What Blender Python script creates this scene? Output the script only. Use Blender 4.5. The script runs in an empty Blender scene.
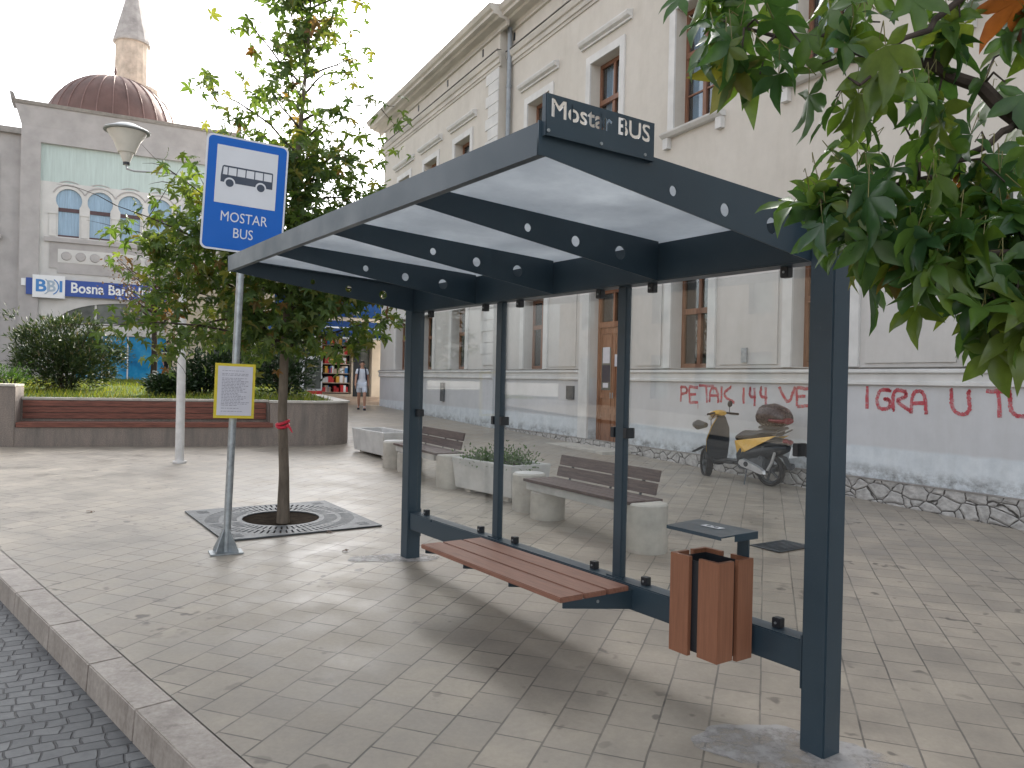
import bpy, bmesh, math, random
from mathutils import Vector, Matrix, Euler
random.seed(7)
R = math.radians
SC = bpy.context.scene
COL = SC.collection

# ------------------------------------------------------------------ camera numbers (also used to lay out the plan)
F, PITCH, ROLL, H = 780.0, R(0.2268), R(1.2636), 1.6
SLOPE, SDIR = 0.0225, R(30)
GX, GY = -math.sin(SDIR)*SLOPE, math.cos(SDIR)*SLOPE
R0 = Vector((1.467, 3.412))
def gz(x, y):
    "height of the gently rising square at a plan position"
    d = (GX*(x-R0.x)+GY*(y-R0.y))
    return max(-0.35, min(0.62, d))
def at(px, py, Y):
    x, y = px-512, py-384
    c, s = math.cos(ROLL), math.sin(ROLL)
    xr, yr = x*c+y*s, -x*s+y*c
    cp, sp = math.cos(PITCH), math.sin(PITCH)
    v = Vector((xr/F, cp-sp*yr/F, -sp-cp*yr/F))
    return Vector((0, 0, H))+v*(Y/v.y)

# ------------------------------------------------------------------ materials
def s2l(c):
    return tuple((v/255/12.92 if v/255 <= 0.04045 else ((v/255+0.055)/1.055)**2.4) for v in c)
def newmat(name):
    m = bpy.data.materials.new(name); m.use_nodes = True
    nt = m.node_tree; nt.nodes.clear()
    out = nt.nodes.new('ShaderNodeOutputMaterial')
    b = nt.nodes.new('ShaderNodeBsdfPrincipled')
    nt.links.new(b.outputs[0], out.inputs[0])
    return m, nt, b, out
def N(nt, t, **kw):
    n = nt.nodes.new(t)
    for k, v in kw.items():
        if k in n.inputs.keys() if isinstance(k, str) else False: n.inputs[k].default_value = v
        else: setattr(n, k, v)
    return n
def ramp(nt, fac, stops):
    r = nt.nodes.new('ShaderNodeValToRGB')
    e = r.color_ramp.elements
    while len(e) < len(stops): e.new(0.5)
    for i, (p, c) in enumerate(stops):
        e[i].position = p; e[i].color = (*c, 1)
    nt.links.new(fac, r.inputs[0]); return r
def mixc(nt, fac, a, b, mode='MIX'):
    m = nt.nodes.new('ShaderNodeMix'); m.data_type = 'RGBA'; m.blend_type = mode
    for i, v in ((0, fac), (6, a), (7, b)):
        if hasattr(v, 'links') or hasattr(v, 'is_linked'): nt.links.new(v, m.inputs[i])
        else: m.inputs[i].default_value = v if i == 0 else (*v, 1)
    return m.outputs[2]
def math_(nt, op, a, b=0.0, clamp=False):
    m = nt.nodes.new('ShaderNodeMath'); m.operation = op; m.use_clamp = clamp
    for i, v in ((0, a), (1, b)):
        if hasattr(v, 'is_linked'): nt.links.new(v, m.inputs[i])
        else: m.inputs[i].default_value = v
    return m.outputs[0]
def coords(nt, rot=0.0, scale=(1, 1, 1), kind='Object', loc=(0, 0, 0)):
    tc = nt.nodes.new('ShaderNodeTexCoord'); mp = nt.nodes.new('ShaderNodeMapping')
    mp.inputs['Rotation'].default_value = (0, 0, rot); mp.inputs['Scale'].default_value = scale
    mp.inputs['Location'].default_value = loc
    nt.links.new(tc.outputs[kind], mp.inputs[0]); return mp.outputs[0]
def noise(nt, vec, scale, detail=5, rough=0.6):
    n = nt.nodes.new('ShaderNodeTexNoise'); n.inputs['Scale'].default_value = scale
    n.inputs['Detail'].default_value = detail; n.inputs['Roughness'].default_value = rough
    nt.links.new(vec, n.inputs['Vector']); return n.outputs[0]
def bump(nt, h, b, strength=0.3, dist=0.01):
    n = nt.nodes.new('ShaderNodeBump'); n.inputs['Strength'].default_value = strength; n.inputs['Distance'].default_value = dist
    nt.links.new(h, n.inputs['Height']); nt.links.new(n.outputs[0], b.inputs['Normal'])
def simple(name, col, rough=0.6, metal=0.0, var=0.12, scale=6.0, bmp=0.15, spec=0.5, stretch=(1, 1, 1), coat=0):
    "painted or plain surface with uneven tone and a little grain; col is linear albedo"
    m, nt, b, o = newmat(name)
    v = coords(nt, scale=stretch)
    n = noise(nt, v, scale)
    c0 = tuple(max(0, x*(1-var*1.6)) for x in col); c1 = tuple(min(1, x*(1+var*1.6)) for x in col)
    r = ramp(nt, n, [(0.25, c0), (0.75, c1)])
    nt.links.new(r.outputs[0], b.inputs['Base Color'])
    rr = nt.nodes.new('ShaderNodeMapRange'); rr.inputs[1].default_value = 0.3; rr.inputs[2].default_value = 0.7
    rr.inputs[3].default_value = max(0.02, rough-0.08); rr.inputs[4].default_value = min(1, rough+0.08)
    n2 = noise(nt, v, scale*3.1, 3)
    nt.links.new(n2, rr.inputs[0]); nt.links.new(rr.outputs[0], b.inputs['Roughness'])
    b.inputs['Metallic'].default_value = metal; b.inputs['Specular IOR Level'].default_value = spec
    if coat: b.inputs['Coat Weight'].default_value = coat
    if bmp:
        n3 = noise(nt, v, scale*9, 4); bump(nt, n3, b, bmp, 0.004)
    return m
M = {}
def wood(name, c0, c1, scale=14, rough=0.5, stretch=(1, 12, 12)):
    m, nt, b, o = newmat(name)
    v = coords(nt, scale=stretch)
    n = noise(nt, v, scale*0.35, 8, 0.65)
    r = ramp(nt, n, [(0.3, c0), (0.72, c1)])
    nt.links.new(r.outputs[0], b.inputs['Base Color']); b.inputs['Roughness'].default_value = rough
    bump(nt, n, b, 0.2, 0.004); return m
def leafmat(name, ramps, trans=0.3, rough=0.42):
    m, nt, b, o = newmat(name)
    g = nt.nodes.new('ShaderNodeNewGeometry')
    r = ramp(nt, g.outputs['Random Per Island'], ramps)
    v = coords(nt); n = noise(nt, v, 30, 3)
    c = mixc(nt, 0.35, r.outputs[0], ramp(nt, n, [(0.3, (0.3, 0.3, 0.3)), (0.7, (1, 1, 1))]).outputs[0], 'MULTIPLY')
    nt.links.new(c, b.inputs['Base Color']); b.inputs['Roughness'].default_value = rough
    t = nt.nodes.new('ShaderNodeBsdfTranslucent')
    c2 = mixc(nt, 1.0, c, (1.5, 1.35, 0.55), 'MULTIPLY'); nt.links.new(c2, t.inputs[0])
    mx = nt.nodes.new('ShaderNodeMixShader'); mx.inputs[0].default_value = trans
    nt.links.new(b.outputs[0], mx.inputs[1]); nt.links.new(t.outputs[0], mx.inputs[2]); nt.links.new(mx.outputs[0], o.inputs[0])
    return m
def glassmat(name, tint=(0.978, 0.988, 0.982), ior=1.5, rough=0.0, boost=1.25):
    m, nt, b, o = newmat(name); nt.nodes.remove(b)
    tr = nt.nodes.new('ShaderNodeBsdfTransparent'); tr.inputs[0].default_value = (*tint, 1)
    gl = nt.nodes.new('ShaderNodeBsdfGlossy'); gl.inputs['Roughness'].default_value = rough
    lw = nt.nodes.new('ShaderNodeLayerWeight'); lw.inputs[0].default_value = 0.5      # Schlick: f0 + (1-f0) * facing^5
    f0 = ((ior-1)/(ior+1))**2*boost
    f = math_(nt, 'ADD', math_(nt, 'MULTIPLY', math_(nt, 'POWER', lw.outputs['Facing'], 5.0), 1-f0), f0, True)
    mx = nt.nodes.new('ShaderNodeMixShader'); nt.links.new(f, mx.inputs[0])
    nt.links.new(tr.outputs[0], mx.inputs[1]); nt.links.new(gl.outputs[0], mx.inputs[2]); nt.links.new(mx.outputs[0], o.inputs[0])
    return m

def steel():
    m, nt, b, o = newmat('slate_steel')
    v = coords(nt); big = noise(nt, v, 2.2, 5, 0.65); f = noise(nt, v, 90, 3, 0.7); sc_ = noise(nt, coords(nt, scale=(30, 30, 4)), 2.0, 4, 0.8)
    c = ramp(nt, big, [(0.3, (0.024, 0.045, 0.064)), (0.7, (0.034, 0.058, 0.079))]).outputs[0]
    c = mixc(nt, math_(nt, 'MULTIPLY', ramp(nt, sc_, [(0.66, (0, 0, 0)), (0.74, (1, 1, 1))]).outputs[0], 0.22), c, (0.16, 0.17, 0.175))
    c = mixc(nt, math_(nt, 'MULTIPLY', ramp(nt, f, [(0.62, (0, 0, 0)), (0.75, (1, 1, 1))]).outputs[0], 0.16), c, (0.13, 0.135, 0.14))
    nt.links.new(c, b.inputs['Base Color'])
    rr = nt.nodes.new('ShaderNodeMapRange'); rr.inputs[1].default_value = 0.3; rr.inputs[2].default_value = 0.7; rr.inputs[3].default_value = 0.27; rr.inputs[4].default_value = 0.50
    nt.links.new(big, rr.inputs[0]); nt.links.new(rr.outputs[0], b.inputs['Roughness']); bump(nt, f, b, 0.04, 0.002); return m
M['slate'] = steel()
M['slate_black'] = simple('black_steel', (0.018, 0.022, 0.028), 0.4, 0, 0.1, 5, 0.05)
M['galv'] = simple('galvanised_steel', (0.33, 0.36, 0.38), 0.42, 0.55, 0.18, 18, 0.1)
M['wood_red'] = wood('redwood_composite', (0.185, 0.085, 0.057), (0.30, 0.14, 0.096), 14, 0.55)
M['bin_wood'] = wood('bin_wood', (0.205, 0.086, 0.047), (0.285, 0.122, 0.068), 16, 0.5, (12, 12, 0.8))
M['bench_wood'] = wood('weathered_dark_wood', (0.06, 0.042, 0.04), (0.15, 0.105, 0.095), 12, 0.65)
M['planter_wood'] = wood('red_brown_stained_wood', (0.075, 0.024, 0.017), (0.27, 0.095, 0.062), 10, 0.6)
M['door_wood'] = wood('door_wood', (0.17, 0.068, 0.032), (0.33, 0.15, 0.075), 10, 0.5, (10, 10, 1))
M['win_wood'] = wood('window_wood', (0.13, 0.058, 0.035), (0.26, 0.125, 0.07), 10, 0.5, (10, 10, 1))
M['blue_sign'] = simple('blue_sign_face', (0.0, 0.105, 0.46), 0.45, 0, 0.04, 2, 0, 0.3)
M['white_sign'] = simple('white_sign_face', (0.60, 0.62, 0.66), 0.4, 0, 0.03, 3, 0)
M['picto'] = simple('dark_pictogram', (0.03, 0.045, 0.075), 0.45, 0, 0.05, 3, 0)
M['yellow'] = simple('yellow_frame', (0.62, 0.50, 0.03), 0.45, 0, 0.08, 8, 0.05)
M['paper'] = simple('white_paper', (0.60, 0.60, 0.66), 0.7, 0, 0.05, 8, 0)
M['ink'] = simple('grey_print', (0.26, 0.26, 0.32), 0.8, 0, 0.2, 40, 0)
M['white_paint'] = simple('white_pole_paint', (0.66, 0.66, 0.66), 0.5, 0, 0.12, 7, 0.1)
M['concrete'] = simple('pale_concrete', (0.44, 0.42, 0.38), 0.75, 0, 0.16, 5, 0.3)
M['concrete_white'] = simple('whitened_concrete', (0.52, 0.52, 0.51), 0.7, 0, 0.12, 4, 0.25)
M['bark'] = simple('grey_bark', (0.15, 0.125, 0.10), 0.85, 0, 0.3, 14, 0.6, 0.2, (1, 1, 0.25))
M['twig'] = simple('dark_twig', (0.055, 0.042, 0.035), 0.8, 0, 0.3, 14, 0.3, 0.2)
M['iron'] = simple('cast_iron', (0.085, 0.095, 0.105), 0.55, 0.3, 0.2, 9, 0.2)
M['soil'] = simple('dark_soil', (0.045, 0.032, 0.022), 0.95, 0, 0.35, 12, 0.8, 0.1)
M['glass'] = glassmat('clear_shelter_glass')
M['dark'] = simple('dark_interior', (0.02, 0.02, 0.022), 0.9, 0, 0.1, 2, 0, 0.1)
M['curtain'] = simple('pale_curtain', (0.42, 0.50, 0.58), 0.9, 0, 0.15, 9, 0.2, 0.1, (6, 6, 0.3))
M['pane'] = glassmat('window_glass', (0.80, 0.86, 0.90), 1.55, 0.0, 2.6)
M['pipe'] = simple('grey_blue_pipe', (0.26, 0.29, 0.32), 0.5, 0.2, 0.12, 5, 0.05)
M['cornice'] = simple('cornice_plaster', (0.50, 0.475, 0.43), 0.85, 0, 0.14, 1.7, 0.1, 0.3, (0.5, 1, 2))
M['trim'] = simple('pale_trim_plaster', (0.60, 0.60, 0.59), 0.85, 0, 0.08, 2.5, 0.1, 0.3)
M['cap_dark'] = simple('sheet_metal_flashing', (0.27, 0.255, 0.24), 0.6, 0.1, 0.2, 4, 0.05)
def spray():
    m, nt, b, o = newmat('red_spray_paint')
    v = coords(nt); n = noise(nt, v, 6, 6, 0.75); f = noise(nt, v, 70, 3, 0.8)
    nt.links.new(ramp(nt, n, [(0.3, (0.42, 0.03, 0.05)), (0.7, (0.62, 0.09, 0.11))]).outputs[0], b.inputs['Base Color']); b.inputs['Roughness'].default_value = 0.75
    tr = nt.nodes.new('ShaderNodeBsdfTransparent'); mx = nt.nodes.new('ShaderNodeMixShader')
    k = math_(nt, 'ADD', math_(nt, 'MULTIPLY', n, 0.75), math_(nt, 'MULTIPLY', f, 0.35))
    nt.links.new(ramp(nt, k, [(0.40, (0.97, 0.97, 0.97)), (0.68, (0.30, 0.30, 0.30))]).outputs[0], mx.inputs[0])
    nt.links.new(tr.outputs[0], mx.inputs[1]); nt.links.new(b.outputs[0], mx.inputs[2]); nt.links.new(mx.outputs[0], o.inputs[0]); return m
M['graffiti'] = spray()
M['grey_render'] = simple('grey_render', (0.40, 0.385, 0.38), 0.9, 0, 0.10, 1.4, 0.1, 0.2)
M['pale_render'] = simple('pale_render', (0.58, 0.575, 0.56), 0.9, 0, 0.07, 1.6, 0.1, 0.2)
M['green_tile'] = simple('pale_green_cladding', (0.46, 0.55, 0.53), 0.7, 0, 0.08, 2, 0.1, 0.3, (6, 6, 0.4))
M['bank_blue'] = simple('deep_blue_sign', (0.018, 0.065, 0.30), 0.4, 0, 0.05, 2, 0)
M['bank_mid'] = simple('logo_blue', (0.04, 0.20, 0.50), 0.4, 0, 0.05, 2, 0)
M['bank_grey'] = simple('logo_grey_blue', (0.33, 0.42, 0.52), 0.4, 0, 0.05, 2, 0)
M['bank_white'] = simple('sign_white', (0.72, 0.74, 0.76), 0.4, 0, 0.03, 2, 0)
M['maroon'] = simple('maroon_frame', (0.075, 0.04, 0.045), 0.5, 0, 0.1, 4, 0)
M['copper'] = simple('brown_copper_sheet', (0.125, 0.072, 0.062), 0.6, 0.2, 0.22, 1.2, 0.1, 0.5, (1, 1, 0.6))
M['limestone'] = simple('limestone', (0.50, 0.42, 0.35), 0.85, 0, 0.2, 2.0, 0.2, 0.3)
M['limestone_roof'] = simple('grey_stone_cone', (0.36, 0.34, 0.33), 0.85, 0, 0.2, 2.0, 0.2, 0.3)
M['cream'] = simple('cream_plaster', (0.58, 0.50, 0.40), 0.85, 0, 0.1, 1.5, 0.1, 0.3)
M['tan'] = simple('tan_stone', (0.46, 0.36, 0.28), 0.8, 0, 0.12, 3, 0.1, 0.3)
M['awning'] = simple('navy_awning_cloth', (0.012, 0.05, 0.17), 0.8, 0, 0.1, 4, 0.1, 0.2)
M['red_plastic'] = simple('red_plastic', (0.55, 0.03, 0.035), 0.4, 0, 0.06, 4, 0)
M['rubber'] = simple('black_rubber', (0.02, 0.02, 0.022), 0.75, 0, 0.2, 20, 0.2, 0.3)
M['black_plastic'] = simple('black_plastic', (0.022, 0.026, 0.032), 0.4, 0, 0.1, 10, 0)
M['seat_vinyl'] = simple('black_seat_vinyl', (0.02, 0.02, 0.024), 0.5, 0, 0.1, 20, 0.1)
M['moto_yellow'] = simple('yellow_fairing', (0.62, 0.36, 0.05), 0.3, 0, 0.06, 5, 0, 0.5, (1, 1, 1), 0.3)
M['moto_silver'] = simple('silver_engine_cover', (0.55, 0.56, 0.58), 0.35, 0.7, 0.1, 12, 0.1)
M['topcase'] = simple('dark_purple_case', (0.026, 0.018, 0.026), 0.28, 0, 0.08, 8, 0)
M['lens_red'] = simple('red_lens', (0.16, 0.015, 0.03), 0.25, 0, 0.05, 6, 0)
M['plate'] = simple('number_plate', (0.7, 0.72, 0.74), 0.4, 0, 0.05, 30, 0)
M['skin'] = simple('skin', (0.42, 0.23, 0.16), 0.6, 0, 0.06, 8, 0)
M['hair'] = simple('dark_hair', (0.018, 0.013, 0.011), 0.6, 0, 0.1, 20, 0)
M['tee_white'] = simple('white_cotton', (0.62, 0.66, 0.74), 0.9, 0, 0.07, 8, 0.2, 0.2)
M['shorts_pale'] = simple('pale_blue_cotton', (0.58, 0.64, 0.74), 0.9, 0, 0.07, 8, 0.2, 0.2)
M['navy_cloth'] = simple('navy_cloth', (0.015, 0.022, 0.05), 0.85, 0, 0.1, 8, 0.2, 0.2)
M['black_cloth'] = simple('black_cloth', (0.02, 0.02, 0.025), 0.9, 0, 0.1, 8, 0.2, 0.2)
M['ribbon'] = simple('red_ribbon', (0.55, 0.02, 0.05), 0.6, 0, 0.08, 8, 0.1)
M['white_lamp'] = simple('opal_lamp_plastic', (0.62, 0.60, 0.54), 0.45, 0, 0.06, 4, 0)
M['lamp_cap'] = simple('grey_lamp_cap', (0.34, 0.36, 0.37), 0.45, 0.1, 0.06, 4, 0)
M['house'] = simple('warm_house_plaster', (0.12, 0.092, 0.065), 0.85, 0, 0.1, 1.2, 0.1, 0.3)
M['roof_tile'] = simple('clay_roof_tile', (0.30, 0.12, 0.07), 0.8, 0, 0.25, 6, 0.4, 0.3)
M['leaf_young'] = leafmat('young_tree_leaves', [(0.0, (0.060, 0.120, 0.034)), (0.45, (0.095, 0.165, 0.044)), (0.8, (0.14, 0.205, 0.055)), (0.96, (0.20, 0.19, 0.055)), (1.0, (0.20, 0.095, 0.04))], 0.5)
M['leaf_near'] = leafmat('near_tree_leaves', [(0.0, (0.040, 0.105, 0.042)), (0.35, (0.058, 0.135, 0.040)), (0.7, (0.095, 0.18, 0.036)), (0.95, (0.14, 0.20, 0.04)), (0.98, (0.18, 0.15, 0.04)), (1.0, (0.24, 0.08, 0.03))], 0.45, 0.28)
M['leaf_red'] = leafmat('reddish_leaves', [(0.0, (0.07, 0.06, 0.03)), (0.5, (0.13, 0.075, 0.05)), (1.0, (0.20, 0.13, 0.10))], 0.25, 0.6)
M['leaf_bush'] = leafmat('oleander_leaves', [(0.0, (0.022, 0.05, 0.022)), (0.6, (0.05, 0.085, 0.035)), (0.95, (0.10, 0.13, 0.05)), (1.0, (0.2, 0.16, 0.12))], 0.2, 0.5)
M['leaf_hedge'] = leafmat('dark_hedge_leaves', [(0.0, (0.012, 0.032, 0.012)), (0.6, (0.025, 0.055, 0.018)), (1.0, (0.05, 0.085, 0.03))], 0.15, 0.5)
M['leaf_bed'] = leafmat('planter_leaves', [(0.0, (0.03, 0.08, 0.015)), (1.0, (0.08, 0.17, 0.035))], 0.3, 0.5)
M['grass'] = leafmat('lawn_grass', [(0.0, (0.09, 0.14, 0.022)), (0.6, (0.18, 0.24, 0.03)), (1.0, (0.30, 0.28, 0.09))], 0.45, 0.7)
M['turf'] = simple('turf', (0.055, 0.085, 0.018), 0.9, 0, 0.3, 5, 0.5, 0.1)

def paving():
    m, nt, b, o = newmat('stone_paving')
    v = coords(nt, rot=-R(72))
    big = noise(nt, v, 0.45, 5, 0.62); mid = noise(nt, v, 2.3, 6, 0.65); fine = noise(nt, v, 38, 6, 0.7)
    # slightly wandering joints
    w = nt.nodes.new('ShaderNodeTexNoise'); w.inputs['Scale'].default_value = 1.3; nt.links.new(v, w.inputs['Vector'])
    vm = nt.nodes.new('ShaderNodeVectorMath'); vm.operation = 'MULTIPLY_ADD'
    nt.links.new(w.outputs[1], vm.inputs[0]); vm.inputs[1].default_value = (0.02, 0.02, 0); nt.links.new(v, vm.inputs[2])
    br = nt.nodes.new('ShaderNodeTexBrick')
    br.offset = 0.37; br.offset_frequency = 2; br.squash = 0.72; br.squash_frequency = 3
    br.inputs['Scale'].default_value = 1.0; br.inputs['Mortar Size'].default_value = 0.0062; br.inputs['Mortar Smooth'].default_value = 0.5
    br.inputs['Brick Width'].default_value = 0.285; br.inputs['Row Height'].default_value = 0.226; br.inputs['Bias'].default_value = -0.1
    br.inputs['Color1'].default_value = (0.385, 0.346, 0.292, 1); br.inputs['Color2'].default_value = (0.322, 0.290, 0.248, 1)
    br.inputs['Mortar'].default_value = (0.30, 0.28, 0.25, 1)
    nt.links.new(vm.outputs[0], br.inputs['Vector'])
    # worn dark joints where the mortar is gone, pale ones elsewhere
    jm = ramp(nt, noise(nt, v, 1.7, 5, 0.7), [(0.36, (0.27, 0.245, 0.21)), (0.50, (0.16, 0.145, 0.125)), (0.66, (0.045, 0.04, 0.036))])
    c = mixc(nt, math_(nt, 'MULTIPLY', br.outputs['Fac'], 0.85), br.outputs['Color'], jm.outputs[0])
    c = mixc(nt, 0.75, c, ramp(nt, big, [(0.3, (0.72, 0.72, 0.72)), (0.7, (1.12, 1.10, 1.07))]).outputs[0], 'MULTIPLY')
    c = mixc(nt, 0.75, c, ramp(nt, mid, [(0.3, (0.66, 0.66, 0.67)), (0.65, (1.10, 1.09, 1.07))]).outputs[0], 'MULTIPLY')
    c = mixc(nt, 0.45, c, ramp(nt, fine, [(0.25, (0.72, 0.71, 0.70)), (0.7, (1.1, 1.1, 1.1))]).outputs[0], 'MULTIPLY')
    # dark spots of gum and spills
    sp = noise(nt, v, 7.5, 2, 0.5); zone = noise(nt, v, 0.9, 2, 0.5)
    spot = math_(nt, 'MULTIPLY', ramp(nt, sp, [(0.64, (0, 0, 0)), (0.70, (1, 1, 1))]).outputs[0], ramp(nt, zone, [(0.46, (0, 0, 0)), (0.6, (1, 1, 1))]).outputs[0])
    c = mixc(nt, math_(nt, 'MULTIPLY', spot, 0.72), c, (0.07, 0.062, 0.055))
    nt.links.new(c, b.inputs['Base Color'])
    rr = nt.nodes.new('ShaderNodeMapRange'); rr.inputs[1].default_value = 0.3; rr.inputs[2].default_value = 0.7
    rr.inputs[3].default_value = 0.33; rr.inputs[4].default_value = 0.60
    nt.links.new(mid, rr.inputs[0]); nt.links.new(rr.outputs[0], b.inputs['Roughness'])
    h = math_(nt, 'SUBTRACT', math_(nt, 'MULTIPLY', fine, 0.25), br.outputs['Fac'])
    h2 = math_(nt, 'ADD', h, math_(nt, 'MULTIPLY', mid, 0.8))
    bump(nt, h2, b, 0.35, 0.005)
    return m
M['paving'] = paving()
def setts():
    m, nt, b, o = newmat('dark_stone_setts')
    v = coords(nt, rot=-R(30))
    w = nt.nodes.new('ShaderNodeTexNoise'); w.inputs['Scale'].default_value = 4.5; nt.links.new(v, w.inputs['Vector'])
    vm = nt.nodes.new('ShaderNodeVectorMath'); vm.operation = 'MULTIPLY_ADD'
    nt.links.new(w.outputs[1], vm.inputs[0]); vm.inputs[1].default_value = (0.085, 0.075, 0); nt.links.new(v, vm.inputs[2])
    br = nt.nodes.new('ShaderNodeTexBrick'); br.offset = 0.43; br.squash = 0.8; br.squash_frequency = 3
    br.inputs['Scale'].default_value = 1.0; br.inputs['Mortar Size'].default_value = 0.007; br.inputs['Mortar Smooth'].default_value = 0.7
    br.inputs['Brick Width'].default_value = 0.125; br.inputs['Row Height'].default_value = 0.085
    br.inputs['Color1'].default_value = (0.125, 0.130, 0.132, 1); br.inputs['Color2'].default_value = (0.065, 0.070, 0.074, 1); br.inputs['Mortar'].default_value = (0.035, 0.036, 0.04, 1)
    nt.links.new(vm.outputs[0], br.inputs['Vector'])
    n = noise(nt, v, 14, 6, 0.7); big = noise(nt, v, 0.8, 3)
    c = mixc(nt, 0.7, br.outputs[0], ramp(nt, n, [(0.3, (0.6, 0.6, 0.62)), (0.7, (1.3, 1.28, 1.25))]).outputs[0], 'MULTIPLY')
    c = mixc(nt, 0.5, c, ramp(nt, big, [(0.35, (0.7, 0.7, 0.75)), (0.65, (1.2, 1.2, 1.2))]).outputs[0], 'MULTIPLY')
    nt.links.new(c, b.inputs['Base Color']); b.inputs['Roughness'].default_value = 0.55
    h = math_(nt, 'SUBTRACT', math_(nt, 'MULTIPLY', n, 0.4), br.outputs['Fac']); bump(nt, h, b, 0.8, 0.012)
    return m
M['setts'] = setts()
def kerbmat():
    m, nt, b, o = newmat('kerb_stone')
    v = coords(nt); n = noise(nt, v, 5, 6, 0.7); f = noise(nt, v, 40, 4); st = noise(nt, coords(nt, scale=(5, 5, 0.9)), 1.6, 5, 0.7)
    c = ramp(nt, n, [(0.3, (0.27, 0.235, 0.205)), (0.7, (0.42, 0.375, 0.335))]).outputs[0]
    c = mixc(nt, 0.5, c, ramp(nt, f, [(0.3, (0.7, 0.7, 0.7)), (0.7, (1.1, 1.1, 1.1))]).outputs[0], 'MULTIPLY')
    c = mixc(nt, math_(nt, 'MULTIPLY', ramp(nt, st, [(0.56, (0, 0, 0)), (0.72, (1, 1, 1))]).outputs[0], 0.6), c, (0.09, 0.07, 0.06))
    nt.links.new(c, b.inputs['Base Color']); b.inputs['Roughness'].default_value = 0.55
    bump(nt, n, b, 0.3, 0.01); return m
M['kerb'] = kerbmat()
def facade():
    "plaster: warm above the ledge, blue-grey base, whitened band at the foot, damp stains near the ground (building coordinates)"
    m, nt, b, o = newmat('facade_plaster')
    tc = nt.nodes.new('ShaderNodeTexCoord'); sx = nt.nodes.new('ShaderNodeSeparateXYZ'); nt.links.new(tc.outputs['Object'], sx.inputs[0])
    v = tc.outputs['Object']; z = sx.outputs[2]
    big = noise(nt, v, 0.7, 5); mid = noise(nt, v, 4, 6, 0.7); fine = noise(nt, v, 45, 3)
    zz = math_(nt, 'ADD', z, math_(nt, 'MULTIPLY', math_(nt, 'SUBTRACT', mid, 0.5), 0.10))
    def step(lo, hi, src=None):
        mr = nt.nodes.new('ShaderNodeMapRange'); mr.inputs[1].default_value = lo; mr.inputs[2].default_value = hi
        nt.links.new(src or zz, mr.inputs[0]); return mr.outputs[0]
    upper = ramp(nt, big, [(0.3, (0.535, 0.505, 0.455)), (0.7, (0.60, 0.57, 0.52))]).outputs[0]
    lower = ramp(nt, big, [(0.3, (0.50, 0.51, 0.53)), (0.7, (0.57, 0.58, 0.595))]).outputs[0]
    foot = ramp(nt, mid, [(0.3, (0.54, 0.59, 0.63)), (0.7, (0.66, 0.70, 0.73))]).outputs[0]
    c = mixc(nt, step(3.9, 4.6, z), mixc(nt, step(1.70, 1.71, z), lower, mixc(nt, 0.5, lower, upper)), upper)
    c = mixc(nt, step(0.84, 0.80), c, foot)
    streak = noise(nt, coords(nt, scale=(1.6, 1.6, 2.2)), 2.2, 9, 0.78)
    damp = math_(nt, 'MULTIPLY', ramp(nt, streak, [(0.44, (0, 0, 0)), (0.60, (1, 1, 1))]).outputs[0], step(0.62, 0.47))
    c = mixc(nt, math_(nt, 'MULTIPLY', damp, 0.75), c, (0.13, 0.125, 0.115))
    sk = noise(nt, coords(nt, scale=(1.1, 1.1, 0.22)), 1.2, 8, 0.72); c = mixc(nt, 0.5, c, ramp(nt, sk, [(0.34, (0.84, 0.83, 0.81)), (0.52, (1.0, 1.0, 1.0)), (0.75, (1.03, 1.03, 1.03))]).outputs[0], 'MULTIPLY')
    c = mixc(nt, 0.22, c, ramp(nt, mid, [(0.3, (0.72, 0.72, 0.72)), (0.7, (1.08, 1.08, 1.08))]).outputs[0], 'MULTIPLY')
    nt.links.new(c, b.inputs['Base Color']); b.inputs['Roughness'].default_value = 0.85; b.inputs['Specular IOR Level'].default_value = 0.3
    bump(nt, fine, b, 0.12, 0.004); return m
M['facade'] = facade()
def rock():
    m, nt, b, o = newmat('irregular_stone_base')
    v = coords(nt, scale=(1, 0.2, 1.5))
    w = nt.nodes.new('ShaderNodeTexNoise'); w.inputs['Scale'].default_value = 4; nt.links.new(v, w.inputs['Vector'])
    vm = nt.nodes.new('ShaderNodeVectorMath'); vm.operation = 'MULTIPLY_ADD'; nt.links.new(w.outputs[1], vm.inputs[0]); vm.inputs[1].default_value = (0.09, 0.09, 0.09); nt.links.new(v, vm.inputs[2])
    vo = nt.nodes.new('ShaderNodeTexVoronoi'); vo.feature = 'DISTANCE_TO_EDGE'; vo.inputs['Scale'].default_value = 4.2; nt.links.new(vm.outputs[0], vo.inputs['Vector'])
    n = noise(nt, v, 9, 6, 0.7)
    st = ramp(nt, n, [(0.3, (0.24, 0.232, 0.225)), (0.7, (0.56, 0.55, 0.535))]).outputs[0]
    ew = math_(nt, 'SUBTRACT', vo.outputs[0], math_(nt, 'MULTIPLY', math_(nt, 'SUBTRACT', n, 0.5), 0.16)); e = ramp(nt, ew, [(0.008, (1, 1, 1)), (0.045, (0, 0, 0))]).outputs[0]
    c = mixc(nt, e, st, (0.055, 0.05, 0.046))
    nt.links.new(c, b.inputs['Base Color']); b.inputs['Roughness'].default_value = 0.85
    h = math_(nt, 'ADD', math_(nt, 'MINIMUM', math_(nt, 'MULTIPLY', vo.outputs[0], 5), 0.6), math_(nt, 'MULTIPLY', n, 0.3)); bump(nt, h, b, 0.9, 0.03)
    return m
M['rock'] = rock()
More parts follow.
